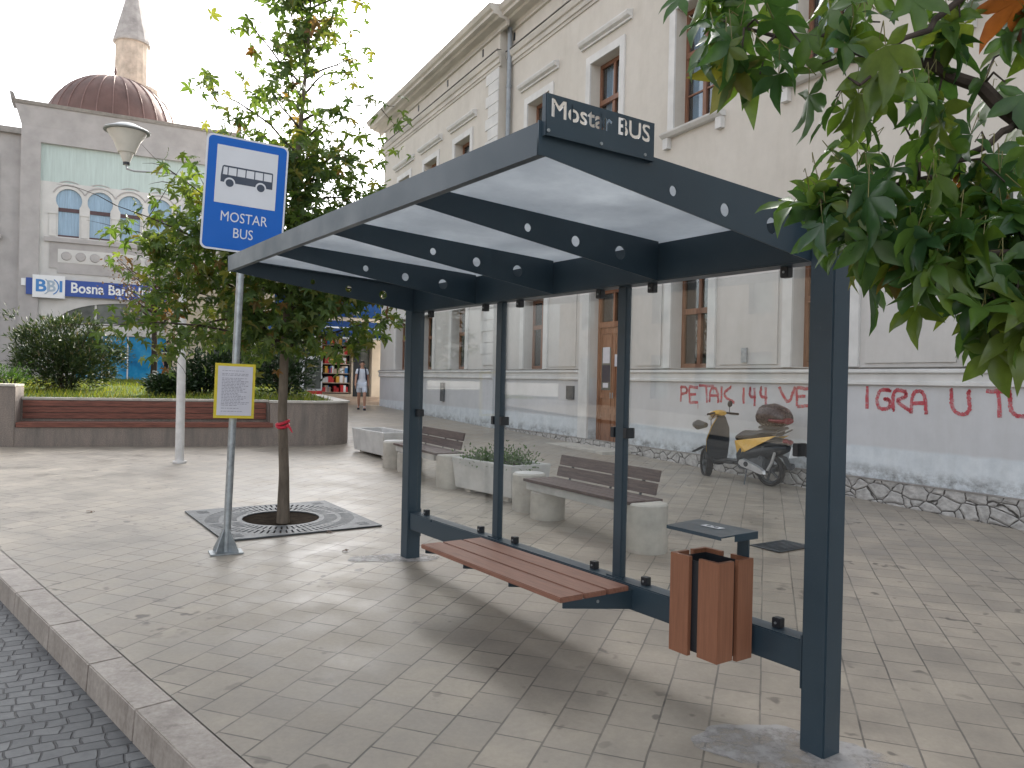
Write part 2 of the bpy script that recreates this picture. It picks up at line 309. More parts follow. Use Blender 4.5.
def aggregate():
    m, nt, b, o = newmat('washed_aggregate_concrete')
    v = coords(nt); n = noise(nt, v, 60, 3, 0.8); st = noise(nt, coords(nt, scale=(4, 4, 0.7)), 1.2, 6, 0.75)
    c = ramp(nt, n, [(0.3, (0.17, 0.145, 0.125)), (0.7, (0.33, 0.28, 0.25))]).outputs[0]
    c = mixc(nt, ramp(nt, st, [(0.40, (0, 0, 0)), (0.7, (0.7, 0.7, 0.7))]).outputs[0], c, (0.11, 0.105, 0.10))
    nt.links.new(c, b.inputs['Base Color']); b.inputs['Roughness'].default_value = 0.85; bump(nt, n, b, 0.4, 0.006); return m
M['aggregate'] = aggregate()
def panelmat():
    m, nt, b, o = newmat('opal_roof_sheet')
    v = coords(nt); n = noise(nt, v, 1.6, 6, 0.7)
    c = ramp(nt, n, [(0.3, (0.50, 0.53, 0.56)), (0.7, (0.74, 0.77, 0.79))]).outputs[0]  # blotches stand for grime and for leaf shadow, both put into the colour
    nt.links.new(c, b.inputs['Base Color']); b.inputs['Roughness'].default_value = 0.3
    t = nt.nodes.new('ShaderNodeBsdfTranslucent'); nt.links.new(c, t.inputs[0])
    mx = nt.nodes.new('ShaderNodeMixShader'); mx.inputs[0].default_value = 0.66
    nt.links.new(b.outputs[0], mx.inputs[1]); nt.links.new(t.outputs[0], mx.inputs[2]); nt.links.new(mx.outputs[0], o.inputs[0]); return m
M['opal'] = panelmat()
def bankglass():
    m, nt, b, o = newmat('blue_printed_glass')
    v = coords(nt); n = noise(nt, v, 0.9, 4, 0.6)
    c = ramp(nt, n, [(0.35, (0.01, 0.10, 0.26)), (0.55, (0.02, 0.26, 0.52)), (0.75, (0.12, 0.42, 0.60))]).outputs[0]
    nt.links.new(c, b.inputs['Base Color']); b.inputs['Roughness'].default_value = 0.12; return m
M['bank_glass'] = bankglass()
M['arch_glass'] = simple('arch_window_glass', (0.10, 0.11, 0.10), 0.1, 0, 0.5, 0.8, 0)
M['bank_curtain'] = simple('blue_tinted_window', (0.24, 0.36, 0.48), 0.25, 0, 0.15, 3, 0, 0.6, (8, 8, 0.3))

# ------------------------------------------------------------------ mesh helpers
class MB:
    "collects shapes into one mesh"
    def __init__(s): s.v, s.f, s.smooth = [], [], False
    def add(s, vs, fs):
        o = len(s.v); s.v += [Vector(p) for p in vs]; s.f += [tuple(i+o for i in f) for f in fs]; return s
    def box(s, x0, x1, y0, y1, z0, z1):
        return s.add([(x0, y0, z0), (x1, y0, z0), (x1, y1, z0), (x0, y1, z0), (x0, y0, z1), (x1, y0, z1), (x1, y1, z1), (x0, y1, z1)],
                     [(0, 3, 2, 1), (4, 5, 6, 7), (0, 1, 5, 4), (1, 2, 6, 5), (2, 3, 7, 6), (3, 0, 4, 7)])
    def hexa(s, p):  # eight corners, bottom four then top four
        return s.add(p, [(0, 3, 2, 1), (4, 5, 6, 7), (0, 1, 5, 4), (1, 2, 6, 5), (2, 3, 7, 6), (3, 0, 4, 7)])
    def quad(s, a, b, c, d): return s.add([a, b, c, d], [(0, 1, 2, 3)])
    def prism(s, poly, axis, a, b):
        "polygon (2D) extruded along axis from a to b; the two other axes keep their order"
        def P(p, t): return {'x': (t, p[0], p[1]), 'y': (p[0], t, p[1]), 'z': (p[0], p[1], t)}[axis]
        n = len(poly); vs = [P(p, a) for p in poly]+[P(p, b) for p in poly]
        fs = [tuple(range(n-1, -1, -1)), tuple(range(n, 2*n))]+[(i, (i+1) % n, n+(i+1) % n, n+i) for i in range(n)]
        return s.add(vs, fs)
    def tube(s, pts, rad, seg=10, cap=True):
        pts = [Vector(p) for p in pts]; n = len(pts)
        rad = rad if isinstance(rad, (list, tuple)) else [rad]*n
        vs, fs = [], []; prev = None
        for i, p in enumerate(pts):
            d = (pts[min(i+1, n-1)]-pts[max(i-1, 0)]).normalized()
            if prev is None: prev = d.orthogonal().normalized()
            u = (prev-d*prev.dot(d)); u = u.normalized() if u.length > 1e-6 else d.orthogonal().normalized(); prev = u
            w = d.cross(u)
            for k in range(seg):
                a = 2*math.pi*k/seg; vs.append(p+(u*math.cos(a)+w*math.sin(a))*rad[i])
        for i in range(n-1):
            for k in range(seg):
                k2 = (k+1) % seg; fs.append((i*seg+k, i*seg+k2, (i+1)*seg+k2, (i+1)*seg+k))
        if cap: fs += [tuple(range(seg-1, -1, -1)), tuple((n-1)*seg+k for k in range(seg))]
        s.add(vs, fs); return s
    def lathe(s, prof, seg=24, c=(0, 0, 0), sx=1, sy=1):
        vs, fs = [], []; n = len(prof)
        for r, z in prof:
            for k in range(seg):
                a = 2*math.pi*k/seg; vs.append((c[0]+r*math.cos(a)*sx, c[1]+r*math.sin(a)*sy, c[2]+z))
        for i in range(n-1):
            for k in range(seg):
                k2 = (k+1) % seg; fs.append((i*seg+k, i*seg+k2, (i+1)*seg+k2, (i+1)*seg+k))
        fs += [tuple(range(seg-1, -1, -1)), tuple((n-1)*seg+k for k in range(seg))]
        return s.add(vs, fs)
    def xf(s, mat):
        s.v = [mat @ p for p in s.v]; return s
    def build(s, name, mat, parent=None, smooth=False, bevel=0.0, label=None):
        me = bpy.data.meshes.new(name); me.from_pydata(s.v, [], s.f); me.update()
        bm = bmesh.new(); bm.from_mesh(me); bmesh.ops.recalc_face_normals(bm, faces=bm.faces)
        if bevel:
            ed = [e for e in bm.edges if len(e.link_faces) == 2 and e.calc_face_angle(0) > 0.6]
            bmesh.ops.bevel(bm, geom=ed, offset=bevel, segments=2, affect='EDGES', clamp_overlap=True)
        bm.to_mesh(me); bm.free()
        if smooth:
            for p in me.polygons: p.use_smooth = True
            try: me.set_sharp_from_angle(angle=R(40))
            except Exception: pass
        o = bpy.data.objects.new(name, me); COL.objects.link(o)
        if mat: me.materials.append(M[mat] if isinstance(mat, str) else mat)
        if parent: o.parent = parent
        if label: o['label'] = label
        return o
def tag(o, label=None, cat=None, group=None, kind=None):
    if label: o['label'] = label
    if cat: o['category'] = cat
    if group: o['group'] = group
    if kind: o['kind'] = kind
    return o
def empty(name, loc, rz=0.0, label=None, cat=None, group=None):
    o = bpy.data.objects.new(name, None); COL.objects.link(o); o.location = loc; o.rotation_euler = (0, 0, rz)
    o.empty_display_size = 0.2; return tag(o, label, cat, group)
def copy_tree(o, parent=None):
    c = o.copy(); COL.objects.link(c)
    if parent: c.parent = parent
    for ch in list(o.children): copy_tree(ch, c)
    return c
def text_mesh(txt, size, extrude=0.002, offset=0.0, xs=1.0, align='CENTER'):
    cu = bpy.data.curves.new('lettering', 'FONT'); cu.body = txt; cu.size = size; cu.extrude = extrude; cu.offset = offset
    cu.align_x = align; cu.align_y = 'CENTER'; cu.resolution_u = 3
    o = bpy.data.objects.new('lettering', cu); COL.objects.link(o)
    dg = bpy.context.evaluated_depsgraph_get(); me = bpy.data.meshes.new_from_object(o.evaluated_get(dg))
    bpy.data.objects.remove(o); bpy.data.curves.remove(cu)
    for v in me.vertices: v.co.x *= xs
    return me
def put_text(txt, size, mat, parent, mtx, extrude=0.002, offset=0.0, xs=1.0, align='CENTER', name='lettering'):
    me = text_mesh(txt, size, extrude, offset, xs, align); me.transform(mtx); me.materials.append(M[mat])
    o = bpy.data.objects.new(name, me); COL.objects.link(o); o.parent = parent; return o
def basis(o, x, y, z):
    m = Matrix.Identity(4)
    for i in range(3): m[i][0], m[i][1], m[i][2], m[i][3] = x[i], y[i], z[i], o[i]
    return m
def plate_with_holes(outer, holes, thick):
    "2D outline with holes filled and extruded through curves; returns a mesh in XY"
    cu = bpy.data.curves.new('plate', 'CURVE'); cu.dimensions = '2D'; cu.fill_mode = 'BOTH'; cu.extrude = thick/2
    for pl in [outer]+holes:
        sp = cu.splines.new('POLY'); sp.points.add(len(pl)-1); sp.use_cyclic_u = True
        for p, q in zip(sp.points, pl): p.co = (q[0], q[1], 0, 1)
    o = bpy.data.objects.new('plate', cu); COL.objects.link(o)
    dg = bpy.context.evaluated_depsgraph_get(); me = bpy.data.meshes.new_from_object(o.evaluated_get(dg))
    bpy.data.objects.remove(o); bpy.data.curves.remove(cu); return me
def circle(cx, cy, r, n=20): return [(cx+r*math.cos(2*math.pi*k/n), cy+r*math.sin(2*math.pi*k/n)) for k in range(n)]

# ------------------------------------------------------------------ leaves
def star_leaf():
    "five-lobed leaf, stalk end at the origin, middle lobe along +Y, about one unit long; creased along each lobe and drooping at the tips"
    vs, fs = [(0, 0, 0)], []
    for ang, L in ((0, 1.0), (52, 0.86), (-52, 0.86), (112, 0.55), (-112, 0.55)):
        a = R(ang); c, s_ = math.cos(a), math.sin(a)
        def P(r, off, z):
            x, y = off, r
            return (x*c+y*s_, -x*s_+y*c, z)
        w = 0.172*L+0.02; o = len(vs)
        vs += [P(0.36*L, -w*0.98, 0.03), P(0.55*L, -w, 0.05), P(0.80*L, -w*0.5, 0.02), P(L, 0, -0.10*L), P(0.80*L, w*0.5, 0.02), P(0.55*L, w, 0.05), P(0.36*L, w*0.95, 0.03), P(0.55*L, 0, 0.0), P(0.8*L, 0, -0.035)]
        fs += [(0, o+7, o+1, o), (0, o+6, o+5, o+7), (o+7, o+8, o+2, o+1), (o+7, o+5, o+4, o+8), (o+8, o+3, o+2), (o+8, o+4, o+3)]
    return [Vector(v) for v in vs], fs
def lance_leaf(w=0.14):
    vs = [(0, 0, 0), (-w, 0.45, 0.03), (0, 0.5, -0.02), (w, 0.45, 0.03), (0, 1, -0.08)]
    return [Vector(v) for v in vs], [(0, 2, 1), (0, 3, 2), (1, 2, 4), (2, 3, 4)]
def rand_rot(droop=0.6, rng=random):
    "leaf blades hang: the tip points outwards and down"
    az = rng.uniform(0, 2*math.pi); dip = rng.gauss(-droop, 0.45)
    y = Vector((math.cos(az)*math.cos(dip), math.sin(az)*math.cos(dip), math.sin(dip)))
    up = Vector((rng.gauss(0, .35), rng.gauss(0, .35), 1))
    x = y.cross(up).normalized(); z = x.cross(y)
    return x, y, z
def foliage(name, tmpl, items, mat, parent=None):
    "items: (position, size, (x, y, z)) - all leaves of ONE crown in one mesh"
    tv, tf = tmpl; vs, fs = [], []; rc = random.Random(len(items)); star = len(tv) > 20
    for p, s, (x, y, z) in items:
        o = len(vs)
        c1, c2, c3, wx = (rc.uniform(-.25, .55), rc.uniform(-.55, .15), rc.uniform(-.3, .3), rc.uniform(.8, 1.1)) if star else (0, 0, 0, 1)      # each blade cups, droops and twists its own way
        for v in tv: vs.append(p+(x*v.x*wx+y*v.y+z*(v.z+c1*abs(v.x)+c2*v.y*v.y+c3*v.x*v.y))*s)
        fs += [tuple(i+o for i in f) for f in tf]
    me = bpy.data.meshes.new(name); me.from_pydata(vs, [], fs); me.update()
    o = bpy.data.objects.new(name, me); COL.objects.link(o); me.materials.append(M[mat])
    for p in me.polygons: p.use_smooth = (mat == 'leaf_near')
    if parent: o.parent = parent
    return o

# ================================================================== SETTING
def sheet(name, pts, dz, mat, kind='structure', thick=0.0, n=1):
    mb = MB()
    mb.add([(x, y, gz(x, y)+dz) for x, y in pts], [tuple(range(len(pts)))])
    return tag(mb.build(name, mat), kind=kind)
# ground: one big sheet out to the horizon
mb = MB(); xs = [-600, -200, -80, -45]+list(range(-40, 41, 4))+[60, 120, 300, 600]; ys = [-300, -120, -60]+list(range(-40, 61, 4))+[90, 150, 300, 700]
vid = {}
for j, y in enumerate(ys):
    for i, x in enumerate(xs): vid[i, j] = len(mb.v); mb.v.append(Vector((x, y, gz(x, y)-0.19)))
for j in range(len(ys)-1):
    for i in range(len(xs)-1): mb.f.append((vid[i, j], vid[i+1, j], vid[i+1, j+1], vid[i, j+1]))
tag(mb.build('ground', 'concrete'), kind='structure')
KD = Vector((-0.695, 0.719)); KN = Vector((0.719, 0.695)); KP = Vector((-3.64, 5.58))     # kerb line: direction, side of the square, a point
def kp(t, n): return KP+KD*t+KN*n
def strip(name, t0, t1, n0, n1, dz, mat, steps=24):
    mb = MB()
    for k in range(steps+1):
        t = t0+(t1-t0)*k/steps
        for n in (n0, n1):
            p = kp(t, n); mb.v.append(Vector((p.x, p.y, gz(p.x, p.y)+dz)))
    for k in range(steps): mb.f.append((2*k, 2*k+1, 2*k+3, 2*k+2))
    return tag(mb.build(name, mat), kind='structure')
strip('road', -22, 60, -9.5, 0.04, -0.145, 'setts', 40)
strip('far_pavement', -22, 60, -16, -9.5, -0.02, 'paving', 40)
# kerb: long stones with narrow joints
mb = MB(); t = -9.0; KW = 0.19
while t < 26:
    L = 0.78+0.1*math.sin(t*3.1)
    a, b_ = t+0.0025, t+L-0.0025
    P = []
    for dz in (-0.17, 0.002):
        for tt, n in ((a, 0.0), (b_, 0.0), (b_, KW), (a, KW)):
            p = kp(tt, n+(0.012 if dz > -0.1 and n == 0 else 0)); P.append((p.x, p.y, gz(p.x, p.y)+dz))
    mb.hexa(P); t += L
tag(mb.build('kerb', 'kerb', bevel=0.006), kind='structure')
# square paving, from the kerb to the buildings
mb = MB(); T0, T1, NS = -14, 34, 26
n_t, n_n = 40, 30
for i in range(n_t+1):
    for j in range(n_n+1):
        p = kp(T0+(T1-T0)*i/n_t, KW+0.0025+NS*j/n_n); mb.v.append(Vector((p.x, p.y, gz(p.x, p.y))))
for i in range(n_t):
    for j in range(n_n):
        a = i*(n_n+1)+j; mb.f.append((a, a+1, a+n_n+2, a+n_n+1))
tag(mb.build('pavement', 'paving'), kind='structure')
# cement smears round the shelter feet and a repaired strip
def smear(cx, cy, rx, ry, rot, seed):
    rng = random.Random(seed); mb = MB(); n = 60; pts = []
    for k in range(n):
        a = 2*math.pi*k/n; r = 1+.16*math.sin(2*a+seed)+.10*math.sin(3*a+2.1*seed)+.05*math.sin(7*a+seed)+rng.uniform(-.03, .03)
        x, y = rx*r*math.cos(a), ry*r*math.sin(a); X, Y = cx+x*math.cos(rot)-y*math.sin(rot), cy+x*math.sin(rot)+y*math.cos(rot)
        pts.append((X, Y, gz(X, Y)+0.004))
    mb.add(pts+[(cx, cy, gz(cx, cy)+0.006)], [(k, (k+1) % n, n) for k in range(n)])
    return mb
def cement():
    m, nt, b, o = newmat('cement_smear')
    v = coords(nt); n = noise(nt, v, 5, 7, 0.7)
    b.inputs['Base Color'].default_value = (0.40, 0.39, 0.385, 1); b.inputs['Roughness'].default_value = 0.6
    tr = nt.nodes.new('ShaderNodeBsdfTransparent'); mx = nt.nodes.new('ShaderNodeMixShader')
    nt.links.new(ramp(nt, n, [(0.34, (0, 0, 0)), (0.58, (0.9, 0.9, 0.9))]).outputs[0], mx.inputs[0])
    nt.links.new(tr.outputs[0], mx.inputs[1]); nt.links.new(b.outputs[0], mx.inputs[2]); nt.links.new(mx.outputs[0], o.inputs[0]); return m
M['cement'] = cement()
tag(smear(1.30, 3.40, 0.42, 0.24, R(-25), 1).build('cement_patch', 'cement'), kind='structure')
tag(smear(-0.95, 6.55, 0.33, 0.16, R(15), 2).build('cement_patch', 'cement'), kind='structure')

# ================================================================== BUS SHELTER
YAW = R(34.905)
SH_RZ = R(90)+YAW
shelter = empty('bus_shelter', (R0.x, R0.y, 0), SH_RZ, 'dark slate steel bus shelter with glass back wall, sloping opal roof and cut-out name board', 'bus shelter')
PA, LL = 0.115, 3.878
def sh_w(u, v, z):
    return Vector((R0.x-u*math.sin(YAW)-v*math.cos(YAW), R0.y+u*math.cos(YAW)-v*math.sin(YAW), z))
zl = lambda u, v: gz(*sh_w(u, v, 0).xy)
for u in (0, LL):
    p = MB().box(u-0.004, u+PA+0.001, -0.003, PA+0.005, zl(u, 0)-0.01, 2.395).build('post', 'slate', shelter, bevel=0.006)
    b = MB()
    for dx in (-0.004,):
        b.box(u-0.004, u+PA+0.004, -0.004, PA+0.004, 0.33, 0.49)
    b.v = []; b.f = []
    # bolted end plates of the low beam
    x0, x1 = (u+PA, u+PA+0.006) if u == 0 else (u-0.006, u)
    b.box(x0, x1, -0.006, PA+0.004, 0.27, 0.505)
    b.build('beam_flange', 'slate', p)
MB().box(PA+0.008, LL-0.008, 0.0, 0.104, 0.337, 0.479).build('low_beam', 'slate', shelter, bevel=0.006)
MB().box(PA, LL, 0.002, PA-0.002, 2.157, 2.360).build('rear_beam', 'slate', shelter, bevel=0.005)
# rafters with three round holes
def rafter_bottom(v): return 2.157+(2.352-2.157)*max(0, (v-PA))/(1.585-PA)
for i, u in enumerate((0.150, 1.075, 1.995, 2.915, 3.845)):
    end = i in (0, 4)
    outer = [(PA, 2.157), (1.585, 2.350), (1.6225, 2.350), (1.6225, 2.464), (0.02, 2.386), (0.02, 2.362), (PA, 2.362)] if end else [(PA, 2.157), (1.585, 2.352), (1.585, 2.440), (PA, 2.368)]
    holes = [circle(v, z, r) for v, z, r in ((0.985, 2.330, 0.020), (0.690, 2.301, 0.027), (0.392, 2.277, 0.035))]
    me = plate_with_holes(outer, holes, 0.006)
    me2 = me.copy()
    # web plate plus narrow top flange
    m1 = basis(((u+0.024 if i == 4 else u-0.030 if i == 0 else u-0.024), 0, 0), (0, 1, 0), (0, 0, 1), (1, 0, 0)); me.transform(m1); me.materials.append(M['slate'])
    o = bpy.data.objects.new('rafter', me); COL.objects.link(o); o.parent = shelter
    bpy.data.meshes.remove(me2)
    MB().hexa([(u-0.021, PA, 2.362), (u+0.03, PA, 2.362), (u+0.03, 1.585, 2.434), (u-0.021, 1.585, 2.434), (u-0.021, PA, 2.367), (u+0.03, PA, 2.367), (u+0.03, 1.585, 2.439), (u-0.021, 1.585, 2.439)]).build('top_flange', 'slate', o)
# front fascia: folded channel
MB().prism([(1.588, 2.350), (1.622, 2.350), (1.622, 2.458), (1.612, 2.458), (1.612, 2.360), (1.588, 2.360)], 'x', PA+0.010, LL-0.010).build('fascia', 'slate', shelter)
# opal roof sheets, one per bay
ue = (0.122, 1.080, 2.000, 2.920, 3.861)
for a, b in zip(ue[:-1], ue[1:]):
    a, b = a+0.004, b-0.004
    MB().hexa([(a, 0.03, 2.372), (b, 0.03, 2.372), (b, 1.600, 2.446), (a, 1.600, 2.446), (a, 0.03, 2.380), (b, 0.03, 2.380), (b, 1.600, 2.454), (a, 1.600, 2.454)]).build('roof_panel', 'opal', shelter)
# mullions with cross clamps
for u in (1.345, 2.615):
    mu = MB().box(u, u+0.072, 0.018, 0.062, 0.479, 2.157).build('mullion', 'slate', shelter, bevel=0.004)
    MB().box(u-0.03, u+0.102, 0.070, 0.078, 0.479, 0.487).build('foot_plate', 'slate', mu)
for z in (1.315,):
    for u in (PA+0.0, 1.345, 2.615, LL):
        mid = u+0.036
        for (a, b) in ((u-0.034, u-0.002), (u+0.074, u+0.106)):
            if a < 0.1 or b > LL: continue
            MB().box(a, b, 0.004, 0.070, z-0.03, z+0.03).build('glass_clamp', 'slate_black', shelter, bevel=0.003)
    MB().box(PA, PA+0.04, 0.004, 0.07, z-0.03, z+0.03).build('glass_clamp', 'slate_black', shelter, bevel=0.003)
    MB().box(LL-0.04, LL, 0.004, 0.07, z-0.03, z+0.03).build('glass_clamp', 'slate_black', shelter, bevel=0.003)
for (a, b) in ((PA+0.012, 1.333), (1.429, 2.603), (2.699, LL-0.012)):
    MB().box(a, b, 0.034, 0.042, 0.492, 2.140).build('glass_panel', 'glass', shelter)
    for u in (a+0.17, b-0.17):
        for z0, z1 in ((0.479, 0.525), (2.108, 2.157)):
            c = MB().box(u-0.022, u+0.022, 0.018, 0.058, z0, z1).build('glass_clamp', 'slate_black', shelter, bevel=0.003)
            MB().tube([(u-0.0, 0.058, (z0+z1)/2), (u, 0.063, (z0+z1)/2)], 0.006, 8).build('bolt', 'galv', c)
# slatted bench hung on the low beam
for v0, v1 in ((0.135, 0.287), (0.299, 0.451), (0.463, 0.618)):
    MB().box(1.195, 2.715, v0, v1, 0.452, 0.480).build('bench_slat', 'wood_red', shelter, bevel=0.004)
for u in (1.205, 1.70, 2.20, 2.69):
    br = MB().prism([(0.104, 0.345), (0.595, 0.420), (0.595, 0.451), (0.104, 0.451)], 'x', u-0.004, u+0.004).build('bench_bracket', 'slate', shelter)
    MB().tube([(u-0.006, 0.36, 0.425), (u-0.010, 0.36, 0.425)], 0.009, 10).build('bolt', 'galv', br)
# name board with letters cut right through
def name_board():
    W, Hh = 0.492, 0.138
    me = plate_with_holes([(-W/2, -Hh/2), (W/2, -Hh/2), (W/2, Hh/2), (-W/2, Hh/2)], [], 0.004)
    o = bpy.data.objects.new('plate', me); COL.objects.link(o)
    tm = text_mesh('Mostar BUS', 0.088, 0.01, 0.0023, 0.98)
    b = tm.vertices
    x0, x1 = min(v.co.x for v in b), max(v.co.x for v in b); k = 0.455/(x1-x0)
    for v in b: v.co.x = (v.co.x-(x0+x1)/2)*k; v.co.y += 0.024
    c = bpy.data.objects.new('cutter', tm); COL.objects.link(c)
    md = o.modifiers.new('cut', 'BOOLEAN'); md.object = c; md.operation = 'DIFFERENCE'; md.solver = 'EXACT'; md.use_self = True
    dg = bpy.context.evaluated_depsgraph_get(); dg.update(); res = bpy.data.meshes.new_from_object(o.evaluated_get(dg))
    bpy.data.objects.remove(o); bpy.data.objects.remove(c)
    res.transform(basis((0.096, 1.360, 2.482), (0, -1, 0), (0, 0, 1), (-1, 0, 0)))
    res.materials.clear(); res.materials.append(M['slate'])
    n = bpy.data.objects.new('name_board', res); COL.objects.link(n); n.parent = shelter
    # folded edges, stencil bridges and three fixing bolts
    e = MB()
    e.box(0.098, 0.118, 1.606, 1.609, 2.413, 2.551); e.box(0.098, 0.118, 1.112, 1.115, 2.413, 2.551); e.box(0.098, 0.118, 1.115, 1.606, 2.548, 2.551)
    e.build('board_fold', 'slate', n)
    for v in (1.500, 1.371, 1.262):
        MB().box(0.094, 0.098, v-0.0035, v+0.0035, 2.471, 2.535).build('stencil_bridge', 'slate', n)
    for v in (1.60, 1.37, 1.16):
        MB().tube([(0.097, v, 2.428), (0.090, v, 2.428)], 0.006, 10).build('bolt', 'galv', n)
name_board()

# ---- litter bin on the low beam
bin_ = empty('litter_bin', sh_w(0.51, 0.26, zl(0.51, 0.26)), SH_RZ, 'slatted brown wood litter bin with slate lid hung on the shelter beam', 'litter bin')
bz = zl(0.51, 0.26)
X0, X1, Y0_, Y1_ = -0.146, 0.146, -0.120, 0.124
BZ0, BZ1 = 0.335-bz, 0.80-bz
def corner_panel(sx, sy):
    t = 0.022
    xo = X1 if sx > 0 else X0; yo = Y1_ if sy > 0 else Y0_
    lx, ly = (0.118 if sy > 0 else 0.118), 0.108
    xi, yi = xo-sx*lx, yo-sy*ly
    poly = [(xo, yo), (xi, yo), (xi, yo-sy*t), (xo-sx*t, yo-sy*t), (xo-sx*t, yi), (xo, yi)]
    return MB().prism(poly, 'z', BZ0+(0.0 if sx*sy > 0 else 0.012), BZ1)
for sx in (-1, 1):
    for sy in (-1, 1): corner_panel(sx, sy).build('wood_panel', 'bin_wood', bin_, bevel=0.0015)
t = 0.024
MB().prism([(X0+t, Y0_+t), (X1-t, Y0_+t), (X1-t, Y1_-t), (X0+t, Y1_-t)], 'z', BZ0+0.02, BZ0+0.03).box(X0+t, X0+t+.003, Y0_+t, Y1_-t, BZ0+.03, BZ1-.02).box(X1-t-.003, X1-t, Y0_+t, Y1_-t, BZ0+.03, BZ1-.02).box(X0+t+.003, X1-t-.003, Y0_+t, Y0_+t+.003, BZ0+.03, BZ1-.02).box(X0+t+.003, X1-t-.003, Y1_-t-.003, Y1_-t, BZ0+.03, BZ1-.02).build('steel_liner', 'slate_black', bin_)
MB().box(-0.125, -0.06, Y0_+0.005, Y0_+0.013, BZ0+0.1, 0.925-bz).build('lid_stem', 'slate', bin_)
lid = MB().hexa([(-0.178, -0.105, 0.926-bz), (0.182, -0.105, 0.926-bz), (0.160, 0.140, 0.922-bz), (-0.178, 0.145, 0.922-bz), (-0.178, -0.105, 0.932-bz), (0.182, -0.105, 0.932-bz), (0.160, 0.140, 0.928-bz), (-0.178, 0.145, 0.928-bz)]).box(-0.1805, -0.1785, -0.103, 0.06, 0.898-bz, 0.931-bz).box(-0.17, 0.17, -0.108, -0.1055, 0.905-bz, 0.93-bz).hexa([(-0.176, 0.1462, 0.912-bz), (0.158, 0.1412, 0.912-bz), (0.158, 0.1432, 0.912-bz), (-0.176, 0.1482, 0.912-bz), (-0.176, 0.1462, 0.928-bz), (0.158, 0.1412, 0.928-bz), (0.158, 0.1432, 0.928-bz), (-0.176, 0.1482, 0.928-bz)]).build('lid', 'slate', bin_)
st = MB().box(-0.055, 0.055, -0.022, 0.022, 0.9325-bz, 0.9332-bz).build('lid_sticker', 'white_sign', lid)
mk = MB()
for k in (-1, 1):
    mk.prism([(k*0.022+x, y) for x, y in circle(0, 0, 0.012, 12)], 'z', 0.9335-bz, 0.9340-bz)
mk.box(-0.008, 0.008, -0.014, -0.006, 0.9335-bz, 0.9340-bz)
mk.build('sticker_mark', 'picto', lid)
MB().box(-0.06, 0.06, -0.155, Y0_-0.001, 0.40-bz, 0.46-bz).build('hanger', 'slate', bin_)

# ================================================================== BUS STOP SIGN
bx, by = -2.37, 6.54
sign = empty('bus_stop_sign', (bx, by, gz(bx, by)), R(27.3), 'blue bus stop sign on a leaning galvanised pole with a yellow framed timetable', 'bus stop sign')
Mi = Matrix.Translation((bx, by, gz(bx, by))) @ Matrix.Rotation(R(27.3), 4, 'Z')
MiI = Mi.inverted()
def sl(px, py, Y): return MiI @ at(px, py, Y)
p_bot = Vector((0, 0, 0.0)); p_top = sl(243.5, 215, 6.66)
dirp = (p_top-p_bot).normalized()
pole = MB().tube([p_bot, p_top+dirp*0.45], 0.031, 16).build('pole', 'galv', sign, True)
bp = MB().box(-0.13, 0.13, -0.09, 0.09, 0.0, 0.012)
for a in range(4):
    m_ = Matrix.Rotation(R(90)*a+R(45), 4, 'Z')
    g = MB().prism([(0.02, 0.012), (0.125, 0.012), (0.125, 0.03), (0.034, 0.20), (0.02, 0.20)], 'y', -0.004, 0.004).xf(m_)
    bp.add(g.v, g.f)
bp.build('base_plate', 'galv', sign)
cap_w, cap_h = 0.66, 0.955
# face plane: stands across the street, rolled a little with the pole
cz = sl(244.5, 197.5, 6.60); cz.y -= 0.045
rollv = R(2.6)
fx = Vector((math.cos(rollv), 0, -math.sin(rollv))); fz = Vector((math.sin(rollv), 0, math.cos(rollv))); fy = Vector((0, 1, 0))
FM = basis(cz, fx, fz, -fy)     # local: x right, y up, z towards the viewer
def rrect(w, h, r, n=6):
    pts = []
    for cx, cy, a0 in ((w/2-r, h/2-r, 0), (-w/2+r, h/2-r, 90), (-w/2+r, -h/2+r, 180), (w/2-r, -h/2+r, 270)):
        for k in range(n+1):
            a = R(a0+90*k/n); pts.append((cx+r*math.cos(a), cy+r*math.sin(a)))
    return pts
plate = MB().prism(rrect(cap_w, cap_h, 0.05), 'z', -0.004, 0.004).xf(FM).build('sign_plate', 'white_sign', sign)
MB().prism(rrect(cap_w-0.03, cap_h-0.03, 0.04), 'z', 0.0045, 0.0055).xf(FM).build('blue_face', 'blue_sign', plate)
def on_face(dx, dy, dz=0.0): return FM @ Matrix.Translation((dx, dy, dz))
MB().prism([(-0.245, -0.085), (0.245, -0.085), (0.245, 0.395), (-0.245, 0.395)], 'z', 0.006, 0.007).xf(FM).build('white_field', 'white_sign', plate)
